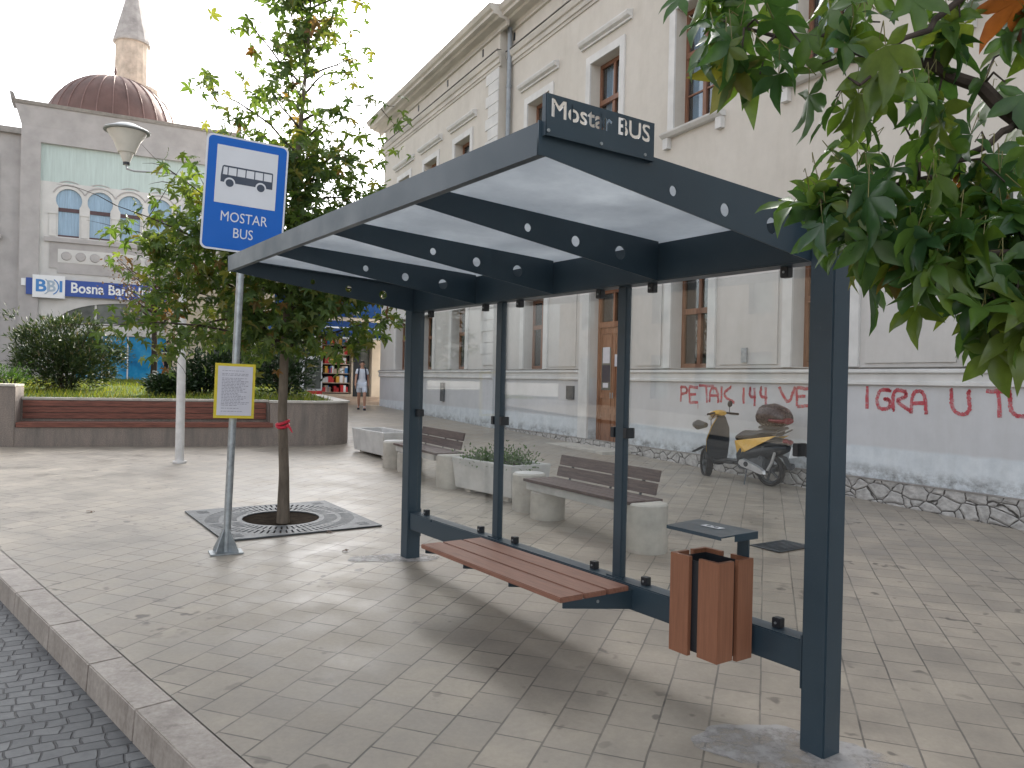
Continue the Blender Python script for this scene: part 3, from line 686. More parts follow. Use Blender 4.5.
# bus pictogram
yb0 = 0.125
body = [(-0.205, yb0-0.035), (-0.205, yb0+0.02), (-0.196, yb0+0.095), (-0.185, yb0+0.105), (0.205, yb0+0.105), (0.212, yb0+0.095), (0.212, yb0-0.035)]
wins = []
xs_ = [-0.198, -0.150, -0.079, -0.008, 0.063, 0.134, 0.207]
for i in range(6):
    a, b = xs_[i]+0.004, xs_[i+1]-0.004
    wins.append([(a+(0.0 if i else 0.004), yb0+0.028), (b, yb0+0.028), (b, yb0+0.092), (a+(0.0 if i else 0.008), yb0+0.092)])
me = plate_with_holes(body, wins+[circle(-0.135, yb0-0.035+0.026, 0.0, 4)][:0], 0.001)
me.transform(FM @ Matrix.Translation((0, 0, 0.0078))); me.materials.append(M['picto'])
o = bpy.data.objects.new('bus_pictogram', me); COL.objects.link(o); o.parent = plate
for cx in (-0.132, 0.118):
    MB().prism([(cx+x, yb0-0.036+y) for x, y in circle(0, 0, 0.044, 24)], 'z', 0.0086, 0.0092).xf(FM).build('wheel_ring', 'white_sign', plate)
    MB().prism([(cx+x, yb0-0.038+y) for x, y in circle(0, 0, 0.032, 24)], 'z', 0.0094, 0.0100).xf(FM).build('wheel_disc', 'picto', plate)
for tx, dy, sz in (('MOSTAR', -0.195, 0.118), ('BUS', -0.325, 0.118)):
    put_text(tx, sz, 'white_sign', plate, on_face(0, dy, 0.0065), 0.0006, 0.0, 0.82)
# brackets behind the plate
for dz in (0.28, -0.28):
    c = cz+fz*dz
    MB().box(-0.05, 0.05, 0.006, 0.085, -0.02, 0.02).xf(Matrix.Translation(c)).build('bracket', 'galv', sign)
# timetable board
tc_ = sl(235, 391, 6.50); tc_.y = -0.045
rt = R(1.2); TM = basis(tc_, Vector((math.cos(rt), 0, -math.sin(rt))), Vector((math.sin(rt), 0, math.cos(rt))), Vector((0, -1, 0)))
tb = MB().prism([(-0.160, -0.228), (0.160, -0.228), (0.160, 0.228), (-0.160, 0.228)], 'z', -0.008, 0.008).xf(TM).build('timetable_board', 'yellow', sign)
MB().prism([(-0.138, -0.205), (0.138, -0.205), (0.138, 0.205), (-0.138, 0.205)], 'z', 0.0085, 0.0095).xf(TM).build('timetable_paper', 'paper', tb)
pr = MB(); rng = random.Random(3)
y = 0.165
while y > -0.18:
    x = -0.105
    if rng.random() < 0.85:
        e = rng.uniform(0.02, 0.11)
        while x < e:
            w = rng.uniform(0.008, 0.03); pr.prism([(x, y), (min(x+w, 0.12), y), (min(x+w, 0.12), y+0.0045), (x, y+0.0045)], 'z', 0.0098, 0.0102); x += w+0.006
    y -= 0.0125
pr.xf(TM).build('printed_lines', 'ink', tb)

# ================================================================== TREE GRATE + YOUNG TREE
gc = Vector((-2.33, 7.97)); ga = R(35)      # grate edge direction
def grate():
    n = 4; r_h = 0.38; S_ = 0.765
    outer = [(-S_, -S_), (S_, -S_), (S_, S_), (-S_, S_)]
    holes = [circle(0, 0, r_h, 36)]
    # rings of radial slots
    for ring, (ra, rb, cnt) in enumerate(((0.43, 0.56, 60), (0.60, 0.73, 76))):
        for k in range(cnt):
            a = 2*math.pi*k/cnt
            w = 0.009
            d = Vector((math.cos(a), math.sin(a))); nrm = Vector((-d.y, d.x))
            q = [d*ra-nrm*w, d*rb-nrm*w, d*rb+nrm*w, d*ra+nrm*w]
            if max(max(abs(p.x), abs(p.y)) for p in q) < S_-0.03: holes.append([(p.x, p.y) for p in q])
    for sx in (-1, 1):
        for sy in (-1, 1):
            for k in range(3):
                c = (sx*(0.62+0.0), sy*(0.56+0.05*k)); L = 0.055
                holes.append([(c[0]-L, c[1]-0.01), (c[0]+L, c[1]-0.01), (c[0]+L, c[1]+0.01), (c[0]-L, c[1]+0.01)])
    # keep only corner slots that clear the ring slots
    ok = holes[:1]+[h for h in holes[1:] if True]
    ok = [h for h in ok if not (len(h) == 4 and abs(h[0][1]-h[1][1]) < 1e-6 and min(math.hypot(*p) for p in h) < 0.76)]
    return plate_with_holes(outer, ok, 0.012)
gr = empty('tree_grate', (gc.x, gc.y, gz(gc.x, gc.y)), ga, 'square cast iron tree grate with radial slots round the young tree', 'tree grate')
gm = basis((0, 0, 0), (1, 0, 0), (0, 1, 0), (0, 0, 1))
me = grate(); me.transform(Matrix.Translation((0, 0, 0.012))); me.materials.append(M['iron'])
tilt = Vector((GX, GY, 0)); 
o = bpy.data.objects.new('grate_plate', me); COL.objects.link(o); o.parent = gr
pit = MB().lathe([(0.0, 0.0045), (0.74, 0.0045)], 40).build('soil_bed', 'soil', gr)
for ob in (gr,):
    nrm = Vector((-GX, -GY, 1)).normalized(); q = Vector((0, 0, 1)).rotation_difference(nrm)
    ob.rotation_mode = 'QUATERNION'; ob.rotation_quaternion = q @ Euler((0, 0, ga)).to_quaternion()

def branchy(mb, p0, d, length, r0, rng, curve=0.25, n=5, droop=0.0):
    pts, rad = [Vector(p0)], [r0]; d = Vector(d).normalized()
    for k in range(n):
        d = (d+Vector((rng.gauss(0, curve*.5), rng.gauss(0, curve*.5), rng.gauss(0, curve*.4)-droop))).normalized()
        pts.append(pts[-1]+d*length/n); rad.append(r0*(1-0.8*(k+1)/n))
    mb.tube(pts, rad, 6); return pts
STAR = star_leaf()
def young_tree():
    rng = random.Random(11)
    bx, by = -2.26, 7.80; b0 = Vector((bx, by, gz(bx, by)))
    t = empty('young_tree', b0, 0, 'young sweetgum street tree with slim trunk growing in the iron grate', 'tree')
    tr = MB(); path = [(0, 0, -0.02), (0.0, 0, 0.5), (-0.03, 0, 1.1), (-0.02, 0, 1.8), (0.03, 0, 2.6), (0.05, 0, 3.4), (0.10, 0.03, 4.2), (0.15, 0.02, 4.9), (0.18, 0, 5.7)]
    tr.tube(path, [0.066, 0.050, 0.045, 0.042, 0.037, 0.029, 0.020, 0.013, 0.006], 14)
    tr.build('trunk', 'bark', t, True)
    br = MB(); items = []
    def tip(z):
        for (a, b) in zip(path[:-1], path[1:]):
            if a[2] <= z <= b[2]:
                f = (z-a[2])/(b[2]-a[2]); return Vector(a).lerp(Vector(b), f)
        return Vector(path[-1])
    az = 0
    zs = [1.66+i*0.050 for i in range(37)]+[3.52+i*0.085 for i in range(25)]
    left = [2.0, 2.15, 2.3, 2.42, 2.55, 2.68]
    for i, z in enumerate(zs+left):
        az += 2.399+rng.gauss(0, 0.3)
        if i >= len(zs): az = math.pi+rng.uniform(-.5, .5)
        d = Vector((math.cos(az), math.sin(az), 0))
        side = d.x
        # lower crown reaches further to the left (towards the lamp) than to the right
        if z < 3.1: L = ((1.60 if z < 2.75 else 1.25) if side < 0 else 1.08)*rng.uniform(0.8, 1.1); up = 0.28
        elif z < 3.9: L = (1.05 if side < 0 else 0.85)*rng.uniform(0.75, 1.1); up = 0.6
        elif z < 4.6: L = 0.95*rng.uniform(0.7, 1.15); up = 0.8
        else: L = 0.70*rng.uniform(0.6, 1.1); up = 0.9
        if d.y < -0.35: L *= 0.55
        pts = branchy(br, tip(z), d+Vector((0, 0, up)), L, 0.017*(1-0.1*z)+0.003, rng, 0.22, 6, 0.02)
        sub = []
        for k in range(2, 7):
            if rng.random() < (0.8 if z < 3.6 else 0.45):
                dd = (pts[k]-pts[k-1]).normalized()
                s_ = branchy(br, pts[k], dd+Vector((rng.gauss(0, .8), rng.gauss(0, .8), rng.gauss(0, .4))), L*rng.uniform(0.25, 0.42), 0.005, rng, 0.35, 3)
                sub += s_[1:]
        dens = 12 if z < 2.5 else 10.5 if z < 3.2 else (7.5 if z < 3.9 else 4.4)
        for p in pts[2:]+sub:
            m_ = int(rng.gauss(dens*0.56, 1.2))
            for _ in range(max(0, m_)):
                off = Vector((rng.gauss(0, .085), rng.gauss(0, .085), rng.gauss(-.03, .075)))
                if (p+off).y < -0.80 and (p+off).x < 0.55: continue
                if (p+off).x < (-1.80 if p.z < 2.9 else max(-1.80+1.5*(p.z-2.9), -1.2) if p.z < 3.6 else -1.0) or p.z+off.z < 1.50: continue
                items.append((p+off*1.25, rng.uniform(0.075, 0.13), rand_rot(0.62, rng)))
    # leading shoot
    for k in range(26):
        z = rng.uniform(4.5, 5.7); items.append((tip(z)+Vector((rng.gauss(0, .09), rng.gauss(0, .09), 0)), rng.uniform(0.07, 0.12), rand_rot(0.5, rng)))
    br.build('branches', 'twig', t)
    foliage('crown', STAR, items, 'leaf_young', t)
    return b0
yt = young_tree()
rb = MB(); 
for k in range(2):
    rb.tube([Vector((-2.284+0.056*math.cos(a), 7.80+0.056*math.sin(a), 1.105+0.02*math.sin(a+k)+k*0.028)) for a in [2*math.pi*i/18 for i in range(19)]], 0.016, 6)
rb.tube([(-2.225, 7.74, 1.11), (-2.19, 7.72, 1.09), (-2.16, 7.71, 1.04)], [0.014, 0.012, 0.004], 6)
tag(rb.build('ribbon', 'ribbon', None, True), 'red ribbon tied round the young tree trunk', 'ribbon')

# ================================================================== NEAR TREE (its branches hang into the top right)
def near_tree():
    rng = random.Random(5)
    tx, ty = 2.55, 1.45; b0 = Vector((tx, ty, gz(tx, ty)))
    t = empty('sweetgum_tree', b0, 0, 'mature sweetgum tree whose leafy boughs hang over the shelter end', 'tree')
    I = lambda p: Vector(p)-b0
    tr = MB(); tr.tube([(0, 0, -0.05), (0.02, 0.02, 1.2), (0.0, 0.05, 2.2), (0.05, 0.1, 3.2), (0.1, 0.12, 4.4), (0.1, 0.1, 5.6)], [0.17, 0.13, 0.115, 0.09, 0.05, 0.02], 16)
    tr.build('trunk', 'bark', t, True)
    br = MB(); items = []; stalk = MB()
    # limbs: from the trunk out to knots inside the hanging bough
    knots = {}
    def limb(pts, r0, r1):
        pts = [I(p) for p in pts]; n = len(pts)
        fine = []
        for a, b in zip(pts[:-1], pts[1:]):
            for k in range(3):
                fine.append(a.lerp(b, k/3)+Vector((rng.gauss(0, .008), rng.gauss(0, .008), rng.gauss(0, .008))))
        fine.append(pts[-1]); m_ = len(fine)
        br.tube(fine, [r0+(r1-r0)*k/(m_-1) for k in range(m_)], 8); return fine
    tk = b0+Vector((0, 0, 2.25))
    limbs = [
        limb([tk, at(1120, 150, 1.85), at(1024, 118, 1.95), at(962, 82, 2.0), at(900, 55, 2.0), at(830, 40, 1.95), at(745, 28, 1.95)], 0.030, 0.004),
        limb([at(1024, 118, 1.95), at(985, 150, 1.9), at(930, 175, 1.85), at(880, 190, 1.85), at(820, 195, 1.9)], 0.010, 0.003),
        limb([tk, at(1130, 230, 1.75), at(1050, 240, 1.75), at(990, 255, 1.75), at(930, 245, 1.8)], 0.020, 0.003),
        limb([at(1050, 240, 1.75), at(1030, 290, 1.7), at(1000, 310, 1.7)], 0.008, 0.003),
        limb([b0+Vector((0, 0, 2.9)), at(1100, -60, 2.0), at(1000, -30, 2.0), at(900, -10, 1.95), at(800, -15, 1.95), at(715, -10, 1.95)], 0.026, 0.004),
        limb([at(1000, -30, 2.0), at(940, 20, 1.85), at(890, 50, 1.75), at(860, 85, 1.7)], 0.010, 0.003)]
    for k in range(9):
        a = rng.uniform(0, 2*math.pi)
        if 2.2 < a < 4.3: a += 2.2
        z = rng.uniform(2.4, 5.0)
        limbs.append(limb([b0+Vector((0, 0, z)), b0+Vector((math.cos(a)*.7, math.sin(a)*.7, z+.35)), b0+Vector((math.cos(a)*1.5, math.sin(a)*1.5, z+.5))], 0.02, 0.004))
    joints = [p for l in limbs for p in l]
    anchors = [(712, 40, 1.95, 5), (742, 62, 1.9, 5), (760, 82, 1.9, 4), (702, 8, 2.0, 5), (735, 12, 2.0, 5), (765, 42, 1.9, 4), (800, 50, 1.85, 4), (822, 72, 1.8, 6), (836, 105, 1.75, 4), (848, 45, 1.85, 5), (790, 8, 2.0, 4), (880, 30, 1.9, 5),
               (868, 100, 1.8, 5), (905, 95, 1.8, 5), (905, 135, 1.8, 5), (940, 60, 2.0, 4), (935, 115, 2.0, 5), (960, 25, 1.9, 5), (1005, 30, 2.0, 6), (1005, 60, 2.05, 3), (975, 150, 1.9, 5), (1005, 90, 1.9, 3),
               (850, 185, 1.9, 6), (815, 200, 1.9, 6), (800, 190, 1.9, 3), (843, 220, 1.85, 8), (880, 195, 1.8, 8), (920, 180, 1.75, 8), (960, 185, 1.9, 8), (1005, 190, 1.8, 9), (822, 222, 1.85, 2), (860, 245, 1.8, 6), (885, 250, 1.8, 8), (915, 240, 1.8, 10), (950, 230, 1.7, 10), (1000, 240, 1.8, 11),
               (900, 285, 1.8, 5), (925, 280, 1.8, 8), (960, 275, 1.75, 10), (1010, 285, 1.8, 12), (945, 305, 1.8, 5), (985, 320, 1.75, 9), (1018, 335, 1.7, 10), (985, 350, 1.75, 4), (1005, 365, 1.75, 7), (1025, 372, 1.7, 6), (1045, 350, 1.7, 9), (975, 240, 1.85, 8), (940, 260, 1.85, 8), (1030, 250, 1.8, 9), (1060, 220, 1.8, 10), (1060, 110, 1.9, 8), (1060, 20, 1.9, 9), (1090, 300, 1.8, 10), (1120, 120, 1.8, 10), (740, -35, 2.0, 5), (820, -40, 2.0, 6), (900, -45, 1.9, 7), (990, -50, 1.9, 8), (1080, -60, 1.9, 9)]
    def cluster(c, n, spread):
        j = min(joints, key=lambda q: (q-c).length)
        mid = j.lerp(c, 0.5)+Vector((0, 0, 0.03)); br.tube([j, mid, c], [0.004, 0.003, 0.0018], 5)
        for _ in range(n):
            p = c+Vector((rng.gauss(0, spread), rng.gauss(0, spread*1.3), rng.gauss(0, spread*0.8)))
            if (p+b0).y < 1.66 and (p+b0).x < 1.6: p.y = 1.66-b0.y+rng.uniform(0, .06)
            s_ = rng.uniform(0.078, 0.132)
            rot = rand_rot(1.08, rng)
            q = p-rot[1]*0.0
            st0 = q.lerp(c, 0.0)-rot[1]*rng.uniform(0.03, 0.06)+Vector((0, 0, 0.015))
            stalk.tube([c.lerp(st0, 0.75), st0, q], [0.0013, 0.0012, 0.0011], 4, False)
            items.append((q, s_, rot))
    for px, py, Y, n in anchors:
        if py > 270: py -= 0.35*(py-270)+10
        cluster(I(at(px, py-8, Y)), max(1, round(n*0.74)), 0.046)
    for l in limbs[6:]:
        for p in l[2:]:
            if rng.random() < .8: cluster(p+Vector((rng.gauss(0, .18), rng.gauss(0, .18), rng.gauss(0, .15))), 8, 0.10)
    br.build('branches', 'twig', t, True)
    M['stalk'] = simple('leaf_stalk', (0.14, 0.13, 0.04), 0.6, 0, 0.2, 20, 0)
    cr = foliage('crown', STAR, items, 'leaf_near', t)
    me = cr.data; sm = stalk.build('stalks', 'stalk'); bm = bmesh.new(); bm.from_mesh(me); n0 = len(bm.faces); bm.from_mesh(sm.data); bm.faces.ensure_lookup_table()
    for f in bm.faces[n0:]: f.material_index = 1
    bm.to_mesh(me); bm.free(); me.materials.append(M['stalk']); bpy.data.objects.remove(sm)
near_tree()

for k, (px, py) in enumerate(((345, 552), (331, 533), (92, 512))):
    p = at(px, py, 1.0)-Vector((0, 0, H)); t_ = (H+GX*R0.x+GY*R0.y)/(GX*p.x+GY*p.y-p.z); q = Vector((0, 0, H))+p*t_
    a = 1.3*k; fl = foliage('fallen_leaf', STAR, [(Vector((0, 0, 0.012)), 0.055+0.006*(k % 3), (Vector((math.cos(a), math.sin(a), .05)), Vector((-math.sin(a), math.cos(a), .1)), Vector((0, -.1, 1))))], 'leaf_red')
    fl.location = (q.x, q.y, gz(q.x, q.y)); tag(fl, 'small dry fallen leaf lying on the stone paving', 'leaf', 'fallen leaves on the paving')
# ================================================================== PLANTER WALL WITH BENCH, LAWN, SHRUBS
def plan_w(px, py, Y): p = at(px, py, Y); return Vector((p.x, p.y))
PWD = Vector((0.9405, 0.3398)); PWN = Vector((0.3398, -0.9405))         # along the wall to the right; towards the square
PW0 = Vector((-8.37, 13.15))                                           # front edge where the bench starts
pw_rz = math.atan2(PWD.y, PWD.x)
pg = gz(-6, 14)
pwall = empty('planter_wall', (PW0.x, PW0.y, pg), pw_rz, 'raised planter wall of washed concrete with a built-in red-brown slatted bench', 'planter wall')
HW = 0.83
BL = 4.12
# left pedestal, bench base, right stretch and curved end (x along, y away from the square)
w = MB(); w.box(-6, 0, 0, 0.6, -0.25, 1.03); w.build('pedestal', 'aggregate', pwall, bevel=0.01)
w = MB(); w.box(0, BL, 0.0, 0.42, -0.25, 0.34); w.box(0, BL, 0.42, 0.62, -0.25, HW-0.03); w.build('bench_base', 'aggregate', pwall)
w = MB(); curve = [(BL, 0.0)]+[(BL+0.78+0.75*math.sin(R(a)), 0.75-0.75*math.cos(R(a))) for a in range(0, 91, 10)]+[(BL+1.53, 6.0), (BL+1.28, 6.0)]+[(BL+0.78+0.5*math.sin(R(a)), 0.75-0.5*math.cos(R(a))) for a in range(90, -1, -10)]+[(BL, 0.25)]
w.prism(curve, 'z', -0.25, HW-0.03); w.build('curved_end', 'aggregate', pwall)
w = MB()
cap = [(BL-0.02, -0.02)]+[(BL+0.78+0.78*math.sin(R(a)), 0.75-0.78*math.cos(R(a))) for a in range(0, 91, 10)]+[(BL+1.56, 6.0), (BL+1.25, 6.0)]+[(BL+0.78+0.47*math.sin(R(a)), 0.75-0.47*math.cos(R(a))) for a in range(90, -1, -10)]+[(BL-0.02, 0.28)]
w.prism(cap, 'z', HW-0.028, HW+0.012); w.box(0.005, BL-0.02, 0.40, 0.63, HW-0.028, HW+0.010); w.box(-6, -0.005, -0.02, 0.63, 1.032, 1.07); w.build('coping', 'concrete', pwall)
for k in range(3):
    MB().box(0.03, BL-0.06, 0.385-0.012*k*0, 0.417, 0.475+0.108*k, 0.572+0.108*k).build('back_slat', 'planter_wood', pwall, bevel=0.004)
for k in range(3):
    MB().box(0.02, BL+0.05, 0.0-0.02+0.13*k, 0.115+0.13*k, 0.385, 0.425).build('seat_slat', 'planter_wood', pwall, bevel=0.004)
MB().box(0.02, BL+0.05, -0.028, -0.021, 0.345, 0.424).build('seat_fascia', 'planter_wood', pwall)
for x in (0.12, 1.4, 2.7, 3.9):
    MB().box(x, x+0.05, 0.0, 0.38, 0.341, 0.384).build('seat_bearer', 'slate_black', pwall)
# lawn surface: rises gently to the bank
def pw_pt(x, y): return Vector((PW0.x, PW0.y))+PWD*x-PWN*y
lawn = MB(); NX, NY = 24, 20
def lawn_z(x, y): return pg+HW-0.04+0.018*y+0.03*math.sin(x*1.7+y)*math.sin(y*0.9)
LX0, LX1, LY0, LY1 = -9.0, BL+1.26, 0.6, 15.0
for j in range(NY+1):
    for i in range(NX+1):
        x, y = LX0+(LX1-LX0)*i/NX, LY0+(LY1-LY0)*j/NY; p = pw_pt(x, y); lawn.v.append(Vector((p.x, p.y, lawn_z(x, y))))
for j in range(NY):
    for i in range(NX): a = j*(NX+1)+i; lawn.f.append((a, a+1, a+NX+2, a+NX+1))
tag(lawn.build('lawn', 'turf', None, True), kind='structure')
rng = random.Random(21); items = []
for _ in range(15000):
    x, y = rng.uniform(LX0+.1, LX1-.05), LY0+0.02+(LY1-LY0-.05)*rng.random()**1.4
    p = pw_pt(x, y); az = rng.uniform(0, 6.28)
    yv = Vector((math.cos(az)*.35, math.sin(az)*.35, 1)).normalized(); xv = yv.cross(Vector((math.sin(az), -math.cos(az), 0.1))).normalized()
    items.append((Vector((p.x, p.y, lawn_z(x, y)-0.005)), rng.uniform(0.07, 0.17), (xv, yv, xv.cross(yv))))
tag(foliage('grass', ([Vector((-.06, 0, 0)), Vector((.06, 0, 0)), Vector((.02, 1, .1))], [(0, 1, 2)]), items, 'grass'), kind='stuff')
# bank forecourt level behind the lawn
mb = MB()
fp = [(-40, 24), (-3, 44), (-3, 60), (-60, 60), (-60, 24)]
fp = [pw_pt(LX0-30, LY1-0.02), pw_pt(LX1+2, LY1-0.02), Vector((-8, 60)), Vector((-70, 60))]
mb.add([(p[0], p[1], 1.17) for p in fp], [(0, 1, 2, 3)]); tag(mb.build('forecourt', 'concrete'), kind='structure')

def shrub(name, base, rx, ry, h, n, leaf, mat, label, cat, seed, lsize=(0.09, 0.16), stems=9, group=None, ground_gap=0.1, shape=1.0):
    rng = random.Random(seed)
    t = empty(name, base, 0, label, cat, group)
    st = MB(); clumps = []
    for k in range(stems):
        a = 2*math.pi*k/stems+rng.uniform(-.3, .3); rr = rng.uniform(0.35, 0.8)
        top = Vector((rx*rr*math.cos(a), ry*rr*math.sin(a), h*rng.uniform(0.55, 0.92)))
        pts = [Vector((0.08*math.cos(a), 0.08*math.sin(a), -0.03)), Vector((top.x*.45, top.y*.45, top.z*.5)), top]; st.tube(pts, [0.02, 0.014, 0.004], 6)
        for q in range(8): clumps.append(pts[0].lerp(top, rng.uniform(0.25, 1))+Vector((rng.gauss(0, rx*.22), rng.gauss(0, ry*.22), rng.gauss(0, h*.10))))
    for k in range(int(stems*6)):
        u = rng.uniform(-1, 1); a = rng.uniform(0, 6.28); q = math.sqrt(1-u*u)
        rad = rng.uniform(0.72, 1.0)
        clumps.append(Vector((rx*q*math.cos(a)*rad, ry*q*math.sin(a)*rad, h*(0.5+0.48*u*rad))))
    items = []
    for _ in range(n):
        c = rng.choice(clumps); p = c+Vector((rng.gauss(0, .09), rng.gauss(0, .09), rng.gauss(0, .08)))
        if p.z < ground_gap*rng.random(): continue
        out = Vector((p.x/rx, p.y/ry, (p.z-h*.4)/h*1.4+0.5)); az = rng.gauss(0, .7)
        y = (out.normalized()+Vector((rng.gauss(0, .5), rng.gauss(0, .5), rng.gauss(0, .5)))).normalized()
        x = y.cross(Vector((rng.gauss(0, .6), rng.gauss(0, .6), 1))).normalized()
        items.append((p, rng.uniform(*lsize), (x, y, x.cross(y))))
    st.build('stems', 'twig', t); foliage('crown', leaf, items, mat, t); return t
LANCE = lance_leaf(0.13); OVAL = lance_leaf(0.26)
def lz(p):
    d = Vector((p[0], p[1]))-PW0; return lawn_z(d.dot(PWD), -d.dot(PWN))
bp_ = Vector((-10.05, 17.6)); shrub('oleander_bush', (bp_.x, bp_.y, lz(bp_)-.02), 1.18, 1.05, 1.62, 11000, LANCE, 'leaf_bush', 'big rounded oleander bush on the lawn in front of the bank', 'bush', 31, (0.09, 0.16), 18, None, 0.02)
for k, (px, Y, rx, h, lab) in enumerate(((205, 17.2, 0.62, 1.0, 'low dark shrub on the lawn just right of the white lamp post'), (240, 17.8, 0.75, 1.25, 'dark shrub on the lawn behind the timetable board'), (283, 17.4, 0.8, 1.35, 'dark green shrub on the planter directly behind the young tree trunk'), (172, 16.6, 0.5, 0.45, 'small dark shrub on the lawn behind the white lamp post'))):
    p = at(px, 385, Y); b = Vector((p.x, p.y)); shrub('evergreen_shrub', (b.x, b.y, lz(b)-.02), rx, rx*.8, h, 2600, OVAL, 'leaf_hedge', lab, 'shrub', 40+k, (0.07, 0.13), 9, 'dark shrubs on the raised lawn')
p = at(5, 385, 13.9); b = Vector((p.x, p.y)); shrub('evergreen_shrub', (b.x-.1, b.y+.3, pg+1.02), 0.35, 0.25, 0.22, 500, LANCE, 'leaf_bed', 'low light green plant on top of the wall pedestal', 'plant', 47, (0.07, 0.12), 5)
# small tree with reddish leaves
def red_tree():
    rng = random.Random(9); p = at(153, 385, 18.5); b0 = Vector((p.x, p.y, lz((p.x, p.y))))
    t = empty('plum_tree', b0, 0, 'small thin-trunked tree with reddish brown leaves on the lawn', 'tree')
    MB().tube([(0, 0, -.05), (0.02, 0, 0.9), (0.0, 0, 1.7), (-0.05, 0, 2.6)], [0.085, 0.07, 0.055, 0.02], 10).build('trunk', 'twig', t, True)
    br = MB(); items = []
    for k in range(26):
        a = rng.uniform(0, 6.28); z = rng.uniform(1.5, 2.6)
        pts = branchy(br, (0, 0, z), (math.cos(a), math.sin(a), 0.55), rng.uniform(0.7, 1.25), 0.02, rng, 0.25, 5)
        for q in pts[1:]:
            for _ in range(11): items.append((q+Vector((rng.gauss(0, .13), rng.gauss(0, .13), rng.gauss(0, .12))), rng.uniform(.06, .11), rand_rot(0.3, rng)))
    br.build('branches', 'twig', t); foliage('crown', OVAL, items, 'leaf_red', t)
red_tree()

# ================================================================== LAMP POST
lx, ly = -5.04, 11.88
lp = empty('lamp_post', (lx, ly, gz(lx, ly)), 0, 'white lamp post with curved arm and wide conical opal lamp', 'lamp post')
lg = gz(lx, ly)
MB().tube([(0, 0, -0.02), (0, 0, 4.30)], [0.066, 0.052], 16).build('post', 'white_paint', lp, True)
MB().tube([(0, 0, 0.0), (0, 0, 0.03)], 0.10, 16).build('foot', 'white_paint', lp, True)
MB().tube([(0, 0, 4.28), (-0.15, 0, 4.40), (-0.45, 0.02, 4.42), (-0.80, 0.05, 4.44), (-0.93, 0.08, 4.48), (-0.95, 0.1, 4.56)], 0.016, 8).build('arm', 'lamp_cap', lp, True)
hd = MB().lathe([(0.03, -0.06), (0.055, 0.0), (0.075, 0.05), (0.10, 0.12), (0.125, 0.13), (0.19, 0.30), (0.27, 0.42), (0.28, 0.44)], 28, (-0.95, 0.1, 4.60)).build('lamp_shade', 'white_lamp', lp, True)
MB().lathe([(0.325, 0.445), (0.335, 0.46), (0.32, 0.475), (0.21, 0.525), (0.14, 0.56), (0.10, 0.565)], 28, (-0.95, 0.1, 4.60)).build('lamp_cap', 'lamp_cap', lp, True)
MB().tube([(-0.95, 0.1, 4.545), (-0.95, 0.1, 4.585)], 0.05, 12).build('lamp_socket', 'slate_black', lp)
MB().tube([(0, 0, 1.93), (0, 0, 2.02)], 0.0635, 16).build('sticker', 'iron', lp)

# ================================================================== TROUGHS, CYLINDERS, BENCHES ALONG THE SQUARE
def trough(P, Q, depth, h, label, lift=0.07, plants=True, seed=1):
    P, Q = Vector(P), Vector(Q); d = (Q-P); L = d.length; d.normalize(); rz = math.atan2(d.y, d.x)
    g = min(gz(*P), gz(*Q))
    t = empty('planter_trough', (P.x, P.y, g), rz, label, 'planter', 'concrete planter troughs in the row of benches')
    w = 0.07
    # tapered box: local x along, y back
    o = [(0, 0), (L, 0), (L, depth), (0, depth)]; s = 0.04
    b = MB()
    def ring(inset, z): return [(inset, inset, z), (L-inset, inset, z), (L-inset, depth-inset, z), (inset, depth-inset, z)]
    rings = [ring(s, lift), ring(0, h), ring(w, h), ring(w+0.02, h-0.10)]
    vs = [p for r in rings for p in r]; fs = [(3, 2, 1, 0)]
    for r in range(3):
        for k in range(4): k2 = (k+1) % 4; fs.append((r*4+k, r*4+k2, (r+1)*4+k2, (r+1)*4+k))
    b.add(vs, fs); b.build('trough_body', 'concrete_white', t, bevel=0.008)
    MB().box(w+0.018, L-w-0.018, w+0.018, depth-w-0.018, h-0.14, h-0.085).build('soil', 'soil', t)
    for x in (0.18, L-0.30):
        MB().box(x, x+0.12, 0.10, depth-0.1, -0.03, lift+0.002).build('foot', 'concrete', t)
    return t, Vector((P.x, P.y)), d, g
tr1 = trough((-2.90, 14.20), (-2.12, 12.95), 0.62, 0.46, 'bare white concrete planter trough farther from the shelter, near the planter wall')
tr2 = trough((-0.77, 10.22), (0.02, 9.22), 0.62, 0.46, 'white concrete planter trough with green plants seen through the shelter glass')
def bed_plants():
    t, P, d, g = tr2; nrm = Vector((-d.y, d.x)); rng = random.Random(4)
    for k in range(7):
        q = P+d*(0.18+0.15*k)+nrm*(0.3+rng.uniform(-.08, .08))
        hh = rng.uniform(0.05, 0.07) if k < 5 else 0.15
        shrub('bedding_plant', (q.x, q.y, g+0.375), 0.17, 0.22, hh, 420, OVAL, 'leaf_bed', ['low', 'spreading', 'leafy', 'fresh green', 'dense', 'bushy', 'tallest upright'][k]+' bedding plant in the trough, number %s from its far end' % ['one', 'two', 'three', 'four', 'five', 'six', 'seven'][k], 'plant', 60+k, (0.03, 0.055), 4, 'bedding plants in the trough', 0.02)
bed_plants()
def drum(name, c, r, h, parent=None, base=None):
    mb = MB().lathe([(r-0.012, -0.03), (r, 0.01), (r, h-0.02), (r-0.018, h)], 30, (c[0], c[1], c[2]))
    return mb.build(name, 'concrete', parent, True)
